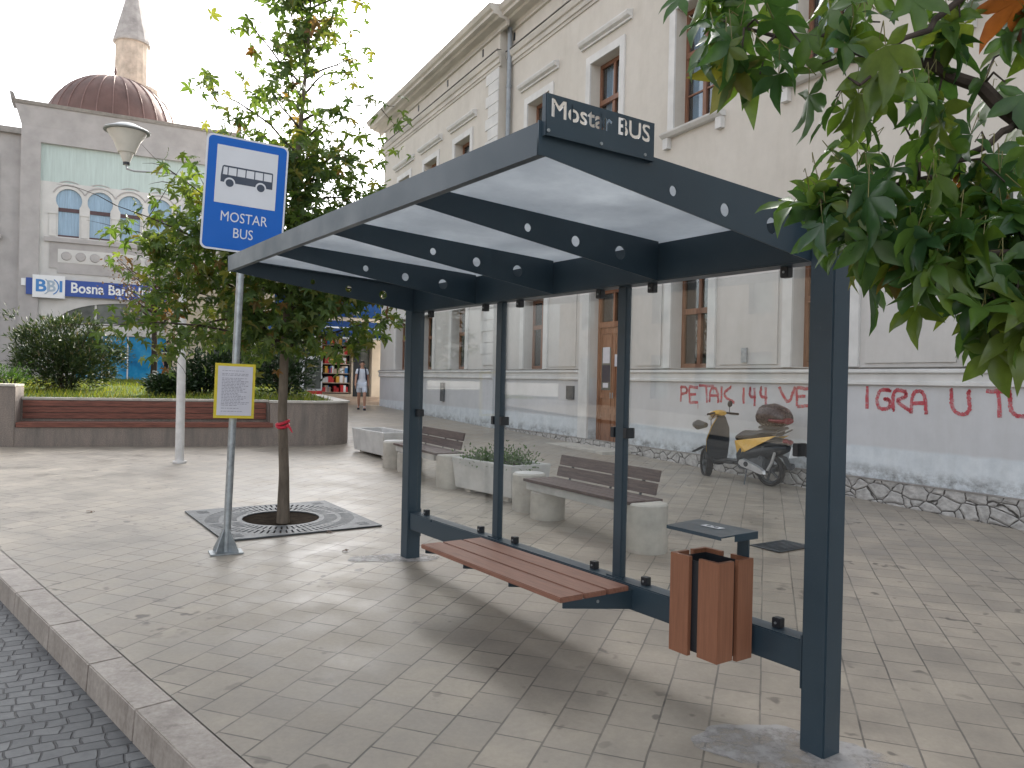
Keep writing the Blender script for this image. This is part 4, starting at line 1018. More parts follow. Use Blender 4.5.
for c, h, lab in (((-1.80, 12.17), 0.42, 'concrete drum beside the bare trough, seen left of the shelter post'), ((0.22, 8.95), 0.43, 'concrete drum at the near end of the planted trough')):
    o = empty('stone_bollard', (c[0], c[1], gz(*c)), 0, lab, 'bollard', 'concrete drums between troughs and benches')
    drum('drum', (0, 0, 0), 0.19, h, o); MB().lathe([(0.168, h-0.001), (0.16, h+0.004), (0.0, h+0.006)], 30).build('drum_top', 'concrete_white', o, True)
def bench(E, Fp, label):
    E, Fp = Vector(E), Vector(Fp); d = Fp-E; L = d.length; d.normalize(); rz = math.atan2(d.y, d.x); g = gz(*E); g2 = gz(*Fp)
    t = empty('park_bench', (E.x, E.y, g), rz, label, 'bench', 'park benches behind the shelter')
    # local x from far drum to near drum, y to the back
    for x, gg, hh in ((0, 0, 0.295), (L, g2-g, 0.405+(g-g2))):
        mb = MB().lathe([(0.18, -0.03), (0.19, 0.01), (0.19, hh-0.015), (0.175, hh)], 30, (x, 0, gg)); mb.build('leg', 'concrete', t, True)
    MB().box(-0.20, L-0.195, -0.16, 0.19, 0.298, 0.385).build('slab', 'concrete_white', t, bevel=0.008)
    for k in range(4):
        MB().box(-0.20, L-0.02, -0.20+0.105*k, -0.105+0.105*k, 0.390, 0.420).build('seat_board', 'bench_wood', t, bevel=0.003)
    for x in (0.1, L/2, L-0.35):
        br = MB().prism([(0.10, 0.386), (0.19, 0.386), (0.285, 0.66), (0.262, 0.66), (0.20, 0.424), (0.10, 0.389)], 'x', x, x+0.035); br.build('back_bracket', 'iron', t)
    for k in range(2):
        z0 = 0.445+0.122*k; y0 = 0.20-0.01+0.036*k
        MB().hexa([(-0.10, y0-0.012, z0), (L-0.10, y0-0.012, z0), (L-0.10, y0+0.008, z0), (-0.10, y0+0.008, z0), (-0.10, y0+0.013, z0+0.108), (L-0.10, y0+0.013, z0+0.108), (L-0.10, y0+0.033, z0+0.108), (-0.10, y0+0.033, z0+0.108)]).build('back_board', 'bench_wood', t)
    return t
bench((0.42, 8.52), (1.26, 7.13), 'dark slatted park bench nearest the shelter, behind its glass')
bench((-1.52, 11.80), (-0.80, 10.44), 'dark slatted park bench farther off, beyond the planted trough')
# drain grate in the paving
dg = empty('drain_grate', (2.62, 7.48, gz(2.62, 7.48)+0.003), R(34), 'dark slotted drain grate in the paving behind the shelter', 'drain grate')
me = plate_with_holes([(-0.26, -0.17), (0.26, -0.17), (0.26, 0.17), (-0.26, 0.17)], [[(-0.23, y), (0.23, y), (0.23, y+0.022), (-0.23, y+0.022)] for y in (-.15, -.11, -.07, -.03, .01, .05, .09, .125)], 0.008)
me.materials.append(M['iron']); o = bpy.data.objects.new('grate_plate', me); COL.objects.link(o); o.parent = dg; o.location = (0, 0, 0.006)
MB().box(-0.24, 0.24, -0.155, 0.155, 0.001, 0.002).build('pit_shade', 'dark', dg)  # flat near-black sheet; the shade below the slots is put into its colour

# ================================================================== TOWN BUILDING (right)
YB = R(27.266); PL = Vector((5.12, 10.06)); TB_RZ = R(90)+YB
town = empty('town_building', (PL.x, PL.y, 0), TB_RZ, 'pale two-storey town building with heavy cornice, brown windows and red graffiti', 'building')
def tb_w(s, n, z): return Vector((PL.x-s*math.sin(YB)-n*math.cos(YB), PL.y+s*math.cos(YB)-n*math.sin(YB), z))
def wall_open(mb, x0, x1, z0, z1, y, ops, depth):
    xs = sorted(set([x0, x1]+[v for o in ops for v in o[:2]])); zs = sorted(set([z0, z1]+[v for o in ops for v in o[2:4]]))
    for a, b in zip(xs[:-1], xs[1:]):
        for c, d in zip(zs[:-1], zs[1:]):
            mx, mz = (a+b)/2, (c+d)/2
            if any(o[0] < mx < o[1] and o[2] < mz < o[3] for o in ops): continue
            mb.quad((a, y, c), (b, y, c), (b, y, d), (a, y, d))
    for a, b, c, d in ops:
        mb.quad((a, y, c), (a, y-depth, c), (a, y-depth, d), (a, y, d)); mb.quad((b, y, c), (b, y-depth, c), (b, y-depth, d), (b, y, d))
        mb.quad((a, y, c), (b, y, c), (b, y-depth, c), (a, y-depth, c)); mb.quad((a, y, d), (b, y, d), (b, y-depth, d), (a, y-depth, d))
XR, XL, XC = -16.0, 21.35, 11.75       # near end, far end, where the far wing starts to project
DP = 0.27
mainX = [-12.9, -10.03, -7.16, -4.29, -1.42, 1.45, 4.32, 7.19, 10.06]; wingX = [14.05, 16.55, 19.05]
UP = (6.26, 8.50); LO = (1.90, 3.62)
DOORX = (6.42, 7.56)
REC = 0.26
ops = []
for x in mainX:
    ops.append((x-0.55, x+0.55, *UP))
    if x == 7.19: ops.append((DOORX[0], DOORX[1], 0.22, 3.60))
    else: ops.append((x-0.50, x+0.50, *LO))
w = MB(); wall_open(w, XR, XC, -0.3, 11.2, 0.0, ops, REC)
opw = []
for x in wingX: opw += [(x-0.55, x+0.55, *UP), (x-0.50, x+0.50, *LO)]
wall_open(w, XC, XL, -0.3, 11.2, DP, opw, REC)
w.quad((XC, 0, -.3), (XC, DP, -.3), (XC, DP, 11.2), (XC, 0, 11.2))
w.quad((XL, DP, -.3), (XL, -13, -.3), (XL, -13, 11.2), (XL, DP, 11.2)); w.quad((XR, 0, -.3), (XR, -13, -.3), (XR, -13, 11.2), (XR, 0, 11.2)); w.quad((XR, -13, -.3), (XL, -13, -.3), (XL, -13, 11.2), (XR, -13, 11.2))
w.build('wall', 'facade', town)
i_ = MB(); i_.box(XR+0.3, XL-0.3, -5, -0.75, -0.2, 11.0); i_.build('dark_rooms', 'dark', town)  # near-black block behind the panes; shade of unlit rooms put into its colour
MB().box(XR, XC, 0.0, 0.078, 0.386, 0.400).build('foot_joint', 'cap_dark', town)
# rough stone foot, ledge and its drip
MB().box(XR, XC, 0.0, 0.07, -0.4, 0.385).build('stone_foot', 'rock', town)
def ledge(x0, x1, y):
    return MB().prism([(y, 1.64), (y+0.05, 1.66), (y+0.05, 1.70), (y+0.03, 1.71), (y+0.03, 1.80), (y+0.075, 1.82), (y+0.075, 1.85), (y, 1.885)], 'x', x0, x1)
for a, b, y in ((XR, DOORX[0]-0.36, 0.0), (DOORX[1]+0.36, XC, 0.0), (XC+0.0, XL+0.06, DP)):
    ledge(a, b, y).build('ledge', 'trim', town)
    MB().box(a, b, y+0.005, y+0.055, 1.886, 1.892).build('ledge_strip', 'cap_dark', town)  # thin dark strip along the top of the ledge
# cornice and frieze mouldings
def cornice(x0, x1, y, ext):
    pr_ = [(y, 10.66), (y+0.06, 10.67), (y+0.06, 10.73), (y+0.10, 10.79), (y+0.28, 10.82), (y+0.32, 10.87), (y+0.45, 10.88), (y+0.46, 10.95), (y+0.53, 10.99), (y+0.58, 11.08), (y+0.58, 11.12), (y-0.05, 11.20)]
    return MB().prism(pr_, 'x', x0, x1)
cornice(XR, XC-0.0, 0.0, 0).build('cornice', 'cornice', town); cornice(XC-0.50, XL+0.5, DP, 0).build('cornice', 'cornice', town)
def frieze(x0, x1, y): return MB().prism([(y, 9.78), (y+0.03, 9.79), (y+0.03, 9.86), (y+0.06, 9.87), (y+0.06, 9.99), (y+0.10, 10.01), (y+0.13, 10.12), (y+0.13, 10.15), (y, 10.19)], 'x', x0, x1)
frieze(XR, XC-0.02, 0.0).build('frieze_moulding', 'cornice', town); frieze(XC-0.10, XL+0.10, DP).build('frieze_moulding', 'cornice', town)
for a, b, y in ((XR, XC-0.03, 0.0), (XC-0.10, XL+0.1, DP)):
    MB().box(a, b, y+0.002, y+0.135, 10.191, 10.203).build('moulding_flashing', 'cap_dark', town)
for x in [x+1.4 for x in mainX]+[15.3, 17.8, 20.3, 12.8]:
    y = 0.0 if x < XC else DP
    MB().box(x-0.04, x+0.04, y-0.01, y+0.012, 10.42, 10.62).build('attic_vent', 'slate_black', town)
# low hipped roof
MB().add([(XR-.4, .3, 11.21), (XL+.4, .5, 11.21), (XL+.4, -13.4, 11.21), (XR-.4, -13.4, 11.21), (XR+6, -6.4, 12.5), (XL-6, -6.4, 12.5)], [(0, 1, 5, 4), (2, 3, 4, 5), (1, 2, 5), (3, 0, 4), (3, 2, 1, 0)]).build('roof', 'roof_tile', town)
# quoins at the wing corner
for k in range(26):
    z = 2.0+0.30*k
    if z > 9.5: break
    wd = 0.78 if k % 2 else 0.62
    MB().box(XC+0.004, XC+wd, DP+0.001, DP+0.022, z+0.008, z+0.292).build('quoin', 'trim', town)
# drainpipe in the corner
MB().tube([(XC-0.22, 0.10, gz(*tb_w(XC, .1, 0).xy)+.02), (XC-0.22, 0.10, 5.0), (XC-0.22, 0.10, 10.75)], 0.062, 12).build('drainpipe', 'pipe', town, True)
for z in (2.4, 4.6, 6.9, 9.2):
    MB().tube([(XC-0.22, 0.10, z), (XC-0.22, 0.10, z+0.05)], 0.075, 12).build('pipe_clip', 'pipe', town)
# windows
def window(x, y, z0, z1, wd, upper):
    yb_ = y-REC+0.03
    fr = MB(); a, b = x-wd, x+wd; t_ = 0.075
    fr.box(a+.002, a+t_, yb_-.05, yb_, z0+.002, z1-.002); fr.box(b-t_, b-.002, yb_-.05, yb_, z0+.002, z1-.002); fr.box(a+t_, b-t_, yb_-.05, yb_, z0+.002, z0+.085); fr.box(a+t_, b-t_, yb_-.05, yb_, z1-.085, z1-.002)
    tz = z0+(z1-z0)*(0.62 if upper else 0.60)
    fr.box(a+t_, b-t_, yb_-.05, yb_+.035, tz-0.05, tz+0.05)
    fr.box(x-0.045, x+0.045, yb_-.05, yb_+.012, z0+.085, tz-0.05); fr.box(x-0.035, x+0.035, yb_-.05, yb_+.005, tz+0.05, z1-.085)
    if upper:
        mz = z0+(tz-z0)*0.47; fr.box(a+t_, x-.045, yb_-.04, yb_-.005, mz-.015, mz+.015); fr.box(x+.045, b-t_, yb_-.04, yb_-.005, mz-.015, mz+.015)
    f = fr.build('window', 'win_wood', town)
    MB().box(a+t_*.6, b-t_*.6, yb_-.034, yb_-.030, z0+.05, z1-.05).build('pane', 'pane', f)
    if upper:
        c = MB()
        for s0, s1 in ((a+.05, a+.40), (b-.34, b-.05)):
            n = 8
            for k in range(n):
                u0, u1 = s0+(s1-s0)*k/n, s0+(s1-s0)*(k+1)/n
                d0, d1 = (0.0, 0.03) if k % 2 else (0.03, 0.0)
                c.quad((u0, yb_-.12-d0, z0+.03), (u1, yb_-.12-d1, z0+.03), (u1, yb_-.12-d1, z1-.05), (u0, yb_-.12-d0, z1-.05))
        c.build('curtain', 'curtain', f)
    # raised plaster surround
    s_ = MB(); e = 0.17 if upper else 0.19
    s_.box(a-e, a, y+.001, y+.038, z0, z1+e); s_.box(b, b+e, y+.001, y+.038, z0, z1+e); s_.box(a, b, y+.001, y+.038, z1, z1+e)
    s_.build('window_surround', 'trim', town)
    if upper:
        MB().prism([(y, z1+.40), (y+.05, z1+.40), (y+.05, z1+.44), (y+.12, z1+.47), (y+.15, z1+.53), (y+.15, z1+.56), (y, z1+.60)], 'x', x-.93, x+.93).build('window_hood', 'trim', town)
        MB().prism([(y, z0-.10), (y+.10, z0-.10), (y+.16, z0-.05), (y+.17, z0-.02), (y, z0-.001)], 'x', x-.80, x+.80).build('window_sill', 'trim', town)
        MB().box(x-.78, x-.64, y+.001, y+.09, z0-.30, z0-.102).build('sill_bracket', 'trim', town); MB().box(x+.64, x+.78, y+.001, y+.09, z0-.30, z0-.102).build('sill_bracket', 'trim', town)
for x in mainX:
    if x < -9: continue
    window(x, 0.0, *UP, 0.55, True)
    if x != 7.19: window(x, 0.0, *LO, 0.50, False)
for x in wingX: window(x, DP, *UP, 0.55, True); window(x, DP, *LO, 0.50, False)
# raised wall panels between the lower windows
cs = sorted([x for x in mainX if x > -9])
for a, b in zip(cs[:-1], cs[1:]):
    if 7.19 in (a, b):
        l = a+0.79 if a != 7.19 else DOORX[1]+0.55; r = b-0.79 if b != 7.19 else DOORX[0]-0.55
    else: l, r = a+0.79, b-0.79
    MB().box(l, r, 0.001, 0.020, 1.95, 3.72).build('wall_panel', 'facade', town)
# door
dx0, dx1 = DOORX; yd = -REC+0.04
dr = MB().box(dx0+.002, dx0+.07, yd-.06, yd+.02, 0.24, 3.59).box(dx1-.07, dx1-.002, yd-.06, yd+.02, 0.24, 3.59).box(dx0+.07, dx1-.07, yd-.06, yd+.02, 2.78, 2.90).box(dx0+.07, dx1-.07, yd-.06, yd+.02, 3.50, 3.59).build('door_frame', 'door_wood', town)
mx = (dx0+dx1)/2
for a, b in ((dx0+.072, mx-.002), (mx+.002, dx1-.072)):
    lf = MB().box(a, b, yd-.05, yd-.01, 0.25, 2.78)
    for z0, z1 in ((0.36, 0.95), (1.05, 1.30), (1.38, 2.66)):
        lf.box(a+.06, a+.075, yd-.009, yd+.006, z0, z1); lf.box(b-.075, b-.06, yd-.009, yd+.006, z0, z1); lf.box(a+.075, b-.075, yd-.009, yd+.006, z0, z0+.015); lf.box(a+.075, b-.075, yd-.009, yd+.006, z1-.015, z1)
    lo_ = lf.build('door', 'door_wood', town)
    if b > mx+.1:
        MB().box(a+.08, b-.08, yd+.0, yd+.004, 1.45, 2.35).build('door_glass', 'arch_glass', lo_)
        MB().box(a+.12, b-.12, yd+.006, yd+.008, 2.02, 2.36).box(a+.16, b-.14, yd+.006, yd+.008, 1.50, 1.60).build('notice', 'paper', lo_)
        MB().box(a+.10, b-.10, yd+.0055, yd+.007, 1.62, 1.98).build('poster', 'navy_cloth', lo_)
    else:
        MB().box(b-.16, b-.06, yd+.006, yd+.008, 1.95, 2.2).build('notice', 'paper', lo_)
    MB().tube([(a+.04 if a > mx-.1 else b-.04, yd+.03, 1.28), (a+.04 if a > mx-.1 else b-.04, yd+.03, 1.40)], 0.012, 8).build('handle', 'galv', lo_)
tl = MB().box(mx-.03, mx+.03, yd-.05, yd+.01, 2.90, 3.50).build('fanlight', 'door_wood', town)
MB().box(dx0+.07, dx1-.07, yd-.036, yd-.032, 2.90, 3.50).build('pane', 'pane', tl)
for a, b in ((dx0-.36, dx0-.002), (dx1+.002, dx1+.36)):
    MB().box(a, b, 0.001, 0.05, 0.10, 3.80).build('door_surround', 'trim', town)
MB().box(dx0-.36, dx1+.36, 0.051, 0.10, 3.801, 3.95).build('door_lintel', 'trim', town)
g0 = gz(*tb_w(7, .3, 0).xy)
MB().box(dx0-.55, dx1+.55, 0.075, 0.75, g0-.06, g0+0.03).build('door_step', 'concrete', town, bevel=.008)
# small boxes on the wall
MB().box(8.14, 8.46, 0.001, 0.03, 1.22, 1.52).build('meter_box', 'iron', town)
MB().box(2.86, 2.98, 0.021, 0.05, 1.98, 2.22).build('intercom', 'galv', town)
MB().box(15.0, 15.25, DP+.001, DP+.06, 0.95, 1.5).build('meter_box', 'iron', town)
# graffiti: brush strokes sprayed on the wall (letter cells given along the wall and up)
GL = {'P': [[(0, 0), (0.05, 1)], [(-.05, 1), (.62, .98), (.66, .62), (.05, .52)]], 'E': [[(.05, 0), (0, 1)], [(0, 1), (.7, .96)], [(.02, .52), (.55, .55)], [(.05, 0), (.72, .06)]], 'T': [[(0, 1), (.9, .98)], [(.45, .98), (.52, 0)]], 'A': [[(0, .02), (.05, .98), (.62, .96), (.72, 0)], [(.03, .45), (.65, .46)]],
      'K': [[(0, 0), (.03, 1)], [(.62, .98), (.05, .46), (.85, 0)]], '1': [[(.1, .0), (.06, 1)]], '4': [[(.1, 1), (0, .45), (.62, .42)], [(.52, .98), (.56, -.1)]], 'V': [[(0, 1), (.42, 0), (.68, 1)]], 'I': [[(.1, 0), (.08, 1)]], 'G': [[(.72, .92), (.1, .98), (.02, .04), (.72, .06), (.70, .5), (.42, .52)]], 'R': [[(.05, 0), (.0, 1), (.62, .94), (.64, .62), (.1, .5), (.85, .0)]], 'U': [[(0, 1), (.06, .05), (.72, 0), (.62, .98)]]}
def graffiti():
    def hit(px, py):
        c = at(px, py, 10.0)-Vector((0, 0, H)); n = Vector((-math.cos(YB), -math.sin(YB), 0)); p0 = Vector((PL.x, PL.y, 0))
        t = (p0-Vector((0, 0, H))).dot(n)/c.dot(n); q = Vector((0, 0, H))+c*t
        d = q-p0; return (-d.x*math.sin(YB)+d.y*math.cos(YB), q.z)
    seq = []
    zm = lambda X, Y: (680+X*.336, 370+Y*.336)
    for ch, x0, x1, yt, yb in (('P', 2, 24, 50, 95), ('E', 27, 55, 50, 97), ('T', 56, 92, 46, 96), ('A', 88, 116, 52, 95), ('K', 122, 158, 48, 96), ('1', 188, 198, 52, 100), ('4', 206, 228, 52, 102), ('4', 238, 262, 50, 104), ('V', 294, 346, 50, 106), ('E', 346, 384, 52, 108),
                               ('I', 555, 570, 48, 115), ('G', 584, 628, 55, 118), ('R', 632, 680, 58, 120), ('A', 688, 736, 60, 130), ('U', 806, 868, 58, 132), ('T', 908, 972, 62, 140), ('U', 980, 1045, 70, 138)):
        mb = MB(); ax, az_ = hit(*zm(x0, yb)); bx_, _ = hit(*zm(x1, yb)); _, tz = hit(*zm(x0, yt))
        for st in GL[ch]:
            pts = [(ax+(bx_-ax)*u/0.75, az_+(tz-az_)*v) for u, v in st]
            if len(pts) > 2:
                for _ in range(2):
                    q = [pts[0]]
                    for (a, b) in zip(pts[:-1], pts[1:]): q += [(a[0]*.75+b[0]*.25, a[1]*.75+b[1]*.25), (a[0]*.25+b[0]*.75, a[1]*.25+b[1]*.75)]
                    pts = q+[pts[-1]]
            dense = []
            for (a, b) in zip(pts[:-1], pts[1:]):
                for k in range(4): f = k/4; dense.append((a[0]+(b[0]-a[0])*f+random.gauss(0, .004), a[1]+(b[1]-a[1])*f+random.gauss(0, .004)))
            dense.append(pts[-1])
            w = 0.024
            L_, R_ = [], []
            for k, p in enumerate(dense):
                q0, q1 = dense[max(k-1, 0)], dense[min(k+1, len(dense)-1)]; d = Vector((q1[0]-q0[0], q1[1]-q0[1])); d.normalize() if d.length else None
                n = Vector((-d.y, d.x))*w*random.uniform(.85, 1.15); L_.append((p[0]+n.x, p[1]+n.y)); R_.append((p[0]-n.x, p[1]-n.y))
            global GK; GK += 0.00012
            for k in range(len(dense)-1):
                mb.quad(*[(q[0], 0.0025+GK, q[1]) for q in (L_[k], R_[k], R_[k+1], L_[k+1])])
            # drips
            if random.random() < .35:
                q = random.choice(dense); mb.quad((q[0]-.006, .0022, q[1]), (q[0]+.006, .0022, q[1]), (q[0]+.004, .0022, q[1]-.12), (q[0]-.004, .0022, q[1]-.12))
        mb.build('graffiti_letter', 'graffiti', town, label='red sprayed capital letter on the base of the wall')
GK = 0.0
graffiti()

# ================================================================== SCOOTER
sc_g = gz(3.45, 12.05)
hd_ = math.atan2(1.01, -0.70)
scp = Vector((3.84, 11.50))
sct = empty('scooter', (scp.x, scp.y, gz(3.84, 11.5)), hd_, 'black and yellow motor scooter with dark top case parked by the graffiti wall', 'scooter')
# local: x forward (rear axle at 0), y left, z up
def wheel(x, steer=0.0, r=0.235):
    t = MB(); seg = 30; prof = [(-.045, .78), (-.052, .88), (-.035, .97), (0, 1.0), (.035, .97), (.052, .88), (.045, .78)]
    vs, fs = [], []
    for k in range(seg):
        a = 2*math.pi*k/seg
        for y, q in prof: vs.append((r*q*math.cos(a), y, r*q*math.sin(a)))
    n = len(prof)
    for k in range(seg):
        for j in range(n): fs.append((k*n+j, k*n+(j+1) % n, ((k+1) % seg)*n+(j+1) % n, ((k+1) % seg)*n+j))
    t.add(vs, fs); mt = Matrix.Translation((x, 0, r)) @ Matrix.Rotation(steer, 4, 'Z')
    o = t.xf(mt).build('tyre', 'rubber', sct, True)
    rim = MB()
    for k in range(5):
        a = 2*math.pi*k/5; rim.tube([(0, 0, 0), (r*.78*math.cos(a), 0, r*.78*math.sin(a))], 0.018, 6)
    ring = [(r*.77*math.cos(2*math.pi*k/24), 0, r*.77*math.sin(2*math.pi*k/24)) for k in range(25)]
    rim.tube(ring, 0.022, 6); rim.tube([(0, -.06, 0), (0, .06, 0)], 0.045, 12)
    rim.xf(mt).build('rim', 'iron', sct, True)
wheel(0.0); wheel(1.22, -R(34))
def loft(name, secs, mat, smooth=True, parent=None, bevel=0):
    "closed rings of equal length joined into a skin"
    mb = MB(); n = len(secs[0]); vs = [p for s_ in secs for p in s_]; fs = [tuple(range(n-1, -1, -1)), tuple((len(secs)-1)*n+k for k in range(n))]
    for i in range(len(secs)-1):
        for k in range(n): fs.append((i*n+k, i*n+(k+1) % n, (i+1)*n+(k+1) % n, (i+1)*n+k))
    mb.add(vs, fs); return mb.build(name, mat, parent or sct, smooth, bevel)
def ell(c, ry, rz, n=16, tiltx=0.0):
    return [(c[0]+tiltx*math.sin(2*math.pi*k/n)*rz, c[1]+ry*math.cos(2*math.pi*k/n), c[2]+rz*math.sin(2*math.pi*k/n)) for k in range(n)]
# leg shield, floor, rear body
loft('leg_shield', [ell((.96, 0, .28), .17, .06), ell((1.00, 0, .40), .25, .07), ell((.99, 0, .60), .27, .09), ell((.95, 0, .80), .21, .08), ell((.93, 0, .95), .10, .06)], 'black_plastic')
loft('front_panel', [ell((1.06, 0, .33), .12, .04), ell((1.09, 0, .45), .17, .07), ell((1.07, 0, .62), .19, .08), ell((1.03, 0, .80), .14, .07), ell((.99, 0, .93), .08, .05)], 'moto_yellow')
MB().box(.42, 1.02, -.15, .15, .27, .33).build('footboard', 'black_plastic', sct, bevel=.02)
loft('rear_body', [ell((.52, 0, .42), .14, .14), ell((.42, 0, .52), .18, .19), ell((.15, 0, .56), .17, .17), ell((-.12, 0, .61), .13, .12), ell((-.32, 0, .66), .06, .05)], 'black_plastic')
for s_ in (-1, 1):
    MB().hexa([(.50, s_*.135, .40), (.30, s_*.200, .50), (.30, s_*.185, .50), (.50, s_*.13, .40), (.54, s_*.165, .64), (-.20, s_*.155, .76), (-.20, s_*.14, .76), (.54, s_*.15, .64)]).build('side_panel', 'moto_yellow', sct, bevel=.006)
loft('saddle', [ell((.58, 0, .68), .10, .05), ell((.46, 0, .72), .15, .08), ell((.22, 0, .735), .16, .075), ell((.05, 0, .79), .15, .07), ell((-.16, 0, .80), .11, .05)], 'seat_vinyl')
MB().tube([(1.22, 0, .235), (1.12, 0, .60), (.99, 0, .98)], [.03, .035, .03], 10).build('fork', 'black_plastic', sct, True)
loft('front_mudguard', [ell((1.40, .09, .40), .055, .012), ell((1.26, .02, .49), .065, .015), ell((1.08, -.03, .44), .055, .012)], 'black_plastic')
loft('rear_mudguard', [ell((-.05, 0, .50), .06, .02), ell((-.24, 0, .44), .06, .02), ell((-.34, 0, .28), .06, .015)], 'black_plastic')
hb = loft('handlebar_cowl', [ell((1.09, 0, .98), .06, .03), ell((1.06, 0, 1.02), .15, .045), ell((.98, 0, 1.04), .17, .045), ell((.92, 0, 1.03), .10, .03)], 'moto_yellow')
MB().tube([(.90, .36, 1.02), (.96, .18, 1.035), (.98, 0, 1.04), (.96, -.18, 1.035), (.90, -.36, 1.02)], [.018, .016, .016, .016, .018], 8).build('handlebar', 'rubber', sct, True)
MB().lathe([(.0, -.03), (.06, -.02), (.075, .02), (.0, .035)], 16).xf(Matrix.Translation((1.13, 0, .985)) @ Matrix.Rotation(R(80), 4, 'Y')).build('headlight', 'plate', sct, True)
loft('turn_signal', [ell((1.30, .20, .84), .06, .05), ell((1.22, .21, .84), .10, .08), ell((1.10, .17, .84), .05, .04)], 'black_plastic')
MB().tube([(.96, .12, 1.02), (1.06, .10, .92), (1.08, .06, .72)], .007, 6).tube([(.96, -.12, 1.02), (1.06, -.10, .92), (1.08, -.06, .72)], .007, 6).build('cables', 'rubber', sct, True)
for s_ in (-1, 1):
    lv = MB().tube([(.955, s_*.17, 1.025), (.985, s_*.26, 1.01), (.955, s_*.35, 1.0)], .006, 6).build('brake_lever', 'moto_silver', sct, True)
MB().tube([(.95, -.20, 1.04), (.98, -.24, 1.15)], .006, 6).build('mirror_stalk', 'black_plastic', sct, True)
MB().lathe([(0, -.012), (.05, -.008), (.055, .006), (0, .012)], 16).xf(Matrix.Translation((.98, -.25, 1.18)) @ Matrix.Rotation(R(85), 4, 'Y')).build('mirror', 'black_plastic', sct, True)
MB().tube([(-.02, .10, .24), (-.10, .11, .36), (-.16, .10, .58)], .022, 8).build('shock_absorber', 'moto_silver', sct, True)
MB().tube([(.55, -.12, .30), (.55, .16, .30)], .016, 8).build('foot_peg', 'rubber', sct)
# top case
tcase = loft('top_case', [ell((.17, 0, 1.02), .16, .12), ell((.11, 0, 1.04), .22, .165), ell((-.05, 0, 1.05), .235, .175), ell((-.21, 0, 1.03), .20, .14), ell((-.28, 0, 1.01), .13, .09)], 'topcase')
loft('case_reflector', [ell((-.11, 0, .98), .238, .045), ell((-.23, 0, .975), .20, .05), ell((-.292, 0, .975), .12, .045)], 'lens_red', parent=tcase)
MB().box(-.22, .15, -.12, .12, .845, .885).build('luggage_rack', 'black_plastic', sct, bevel=.01)
MB().tube([(-.30, .08, .85), (-.10, .10, .76)], .012, 6).tube([(-.30, -.08, .85), (-.10, -.10, .76)], .012, 6).build('rack_stay', 'iron', sct)
# engine and silver transmission cover on the left, tail light, plate, stand
loft('engine_cover', [[(x, .15, z) for x, z in ((.46, .30), (.44, .36), (.36, .385), (.10, .30), (-.02, .24), (-.03, .18), (.04, .165), (.20, .21), (.40, .255))], [(x, .19, z) for x, z in ((.44, .305), (.425, .35), (.355, .37), (.105, .288), (0, .232), (-.005, .19), (.045, .18), (.20, .225), (.39, .268))]], 'moto_silver', False)
MB().tube([(.30, .191, .305), (.30, .194, .305)], .04, 14).build('cover_badge', 'black_plastic', sct)
MB().box(.02, .50, -.12, .146, .22, .50).build('engine', 'iron', sct, bevel=.02)
loft('exhaust', [ell((.30, -.17, .22), .03, .03), ell((.12, -.18, .24), .05, .05), ell((-.18, -.18, .30), .055, .055), ell((-.26, -.18, .31), .04, .04)], 'iron')
MB().hexa([(-.385, -.09, .45), (-.385, .09, .45), (-.37, .09, .45), (-.37, -.09, .45), (-.425, -.09, .61), (-.425, .09, .61), (-.41, .09, .61), (-.41, -.09, .61)]).build('number_plate', 'plate', sct)
loft('under_seat_cover', [ell((.50, 0, .36), .15, .10), ell((.36, 0, .46), .19, .16), ell((.10, 0, .50), .18, .14), ell((-.16, 0, .56), .13, .10), ell((-.30, 0, .58), .06, .05)], 'black_plastic')
loft('tail_light', [ell((-.26, 0, .68), .09, .04), ell((-.33, 0, .67), .07, .03)], 'lens_red')
MB().tube([(.30, .16, .24), (.28, .24, .0)], .010, 6).tube([(.10, .14, .40), (.02, .14, .60)], .022, 8).build('side_stand', 'iron', sct)

# ================================================================== BANK BUILDING
B0 = Vector((-20.966, 33.0)); BA = R(27.3)
bank = empty('bank_building', (B0.x, B0.y, 0), BA, 'grey bank building with horseshoe arch windows, blue sign and blue glass doors', 'building')
BZ = 1.17; BWd = 8.4; BC = 4.2
def gw(mb, y): return mb
# body with flared parapet (x along, y into the building)
bd = MB()
prof = [(0.0, BZ-.3), (0.0, 11.6), (-0.07, 12.2), (-0.28, 12.85)]
bd.box(0, BWd, 0.35, 12, BZ-.3, 12.5)
# grey frame: two piers, head, all proud of the recessed pale field
bd.hexa([(0, 0, BZ-.3), (.72, 0, BZ-.3), (.72, .352, BZ-.3), (0, .352, BZ-.3), (0, 0, 12.0), (.72, 0, 12.0), (.72, .352, 12.0), (0, .352, 12.0)])
bd.box(BWd-.72, BWd, 0, .352, BZ-.3, 12.0)
bd.box(.72, BWd-.72, 0, .352, 11.35, 12.0)
bd.hexa([(0, 0, 12.002), (BWd, 0, 12.002), (BWd, .8, 12.002), (0, .8, 12.002), (-.25, -.05, 12.86), (BWd+.25, -.05, 12.86), (BWd+.25, .8, 12.86), (-.25, .8, 12.86)])
bd.build('wall', 'grey_render', bank)
MB().hexa([(-.30, -.10, 12.862), (BWd+.30, -.10, 12.862), (BWd+.30, .85, 12.862), (-.30, .85, 12.862), (-.33, -.16, 13.0), (BWd+.33, -.16, 13.0), (BWd+.33, .85, 13.0), (-.33, .85, 13.0)]).build('parapet_coping', 'cap_dark', bank)
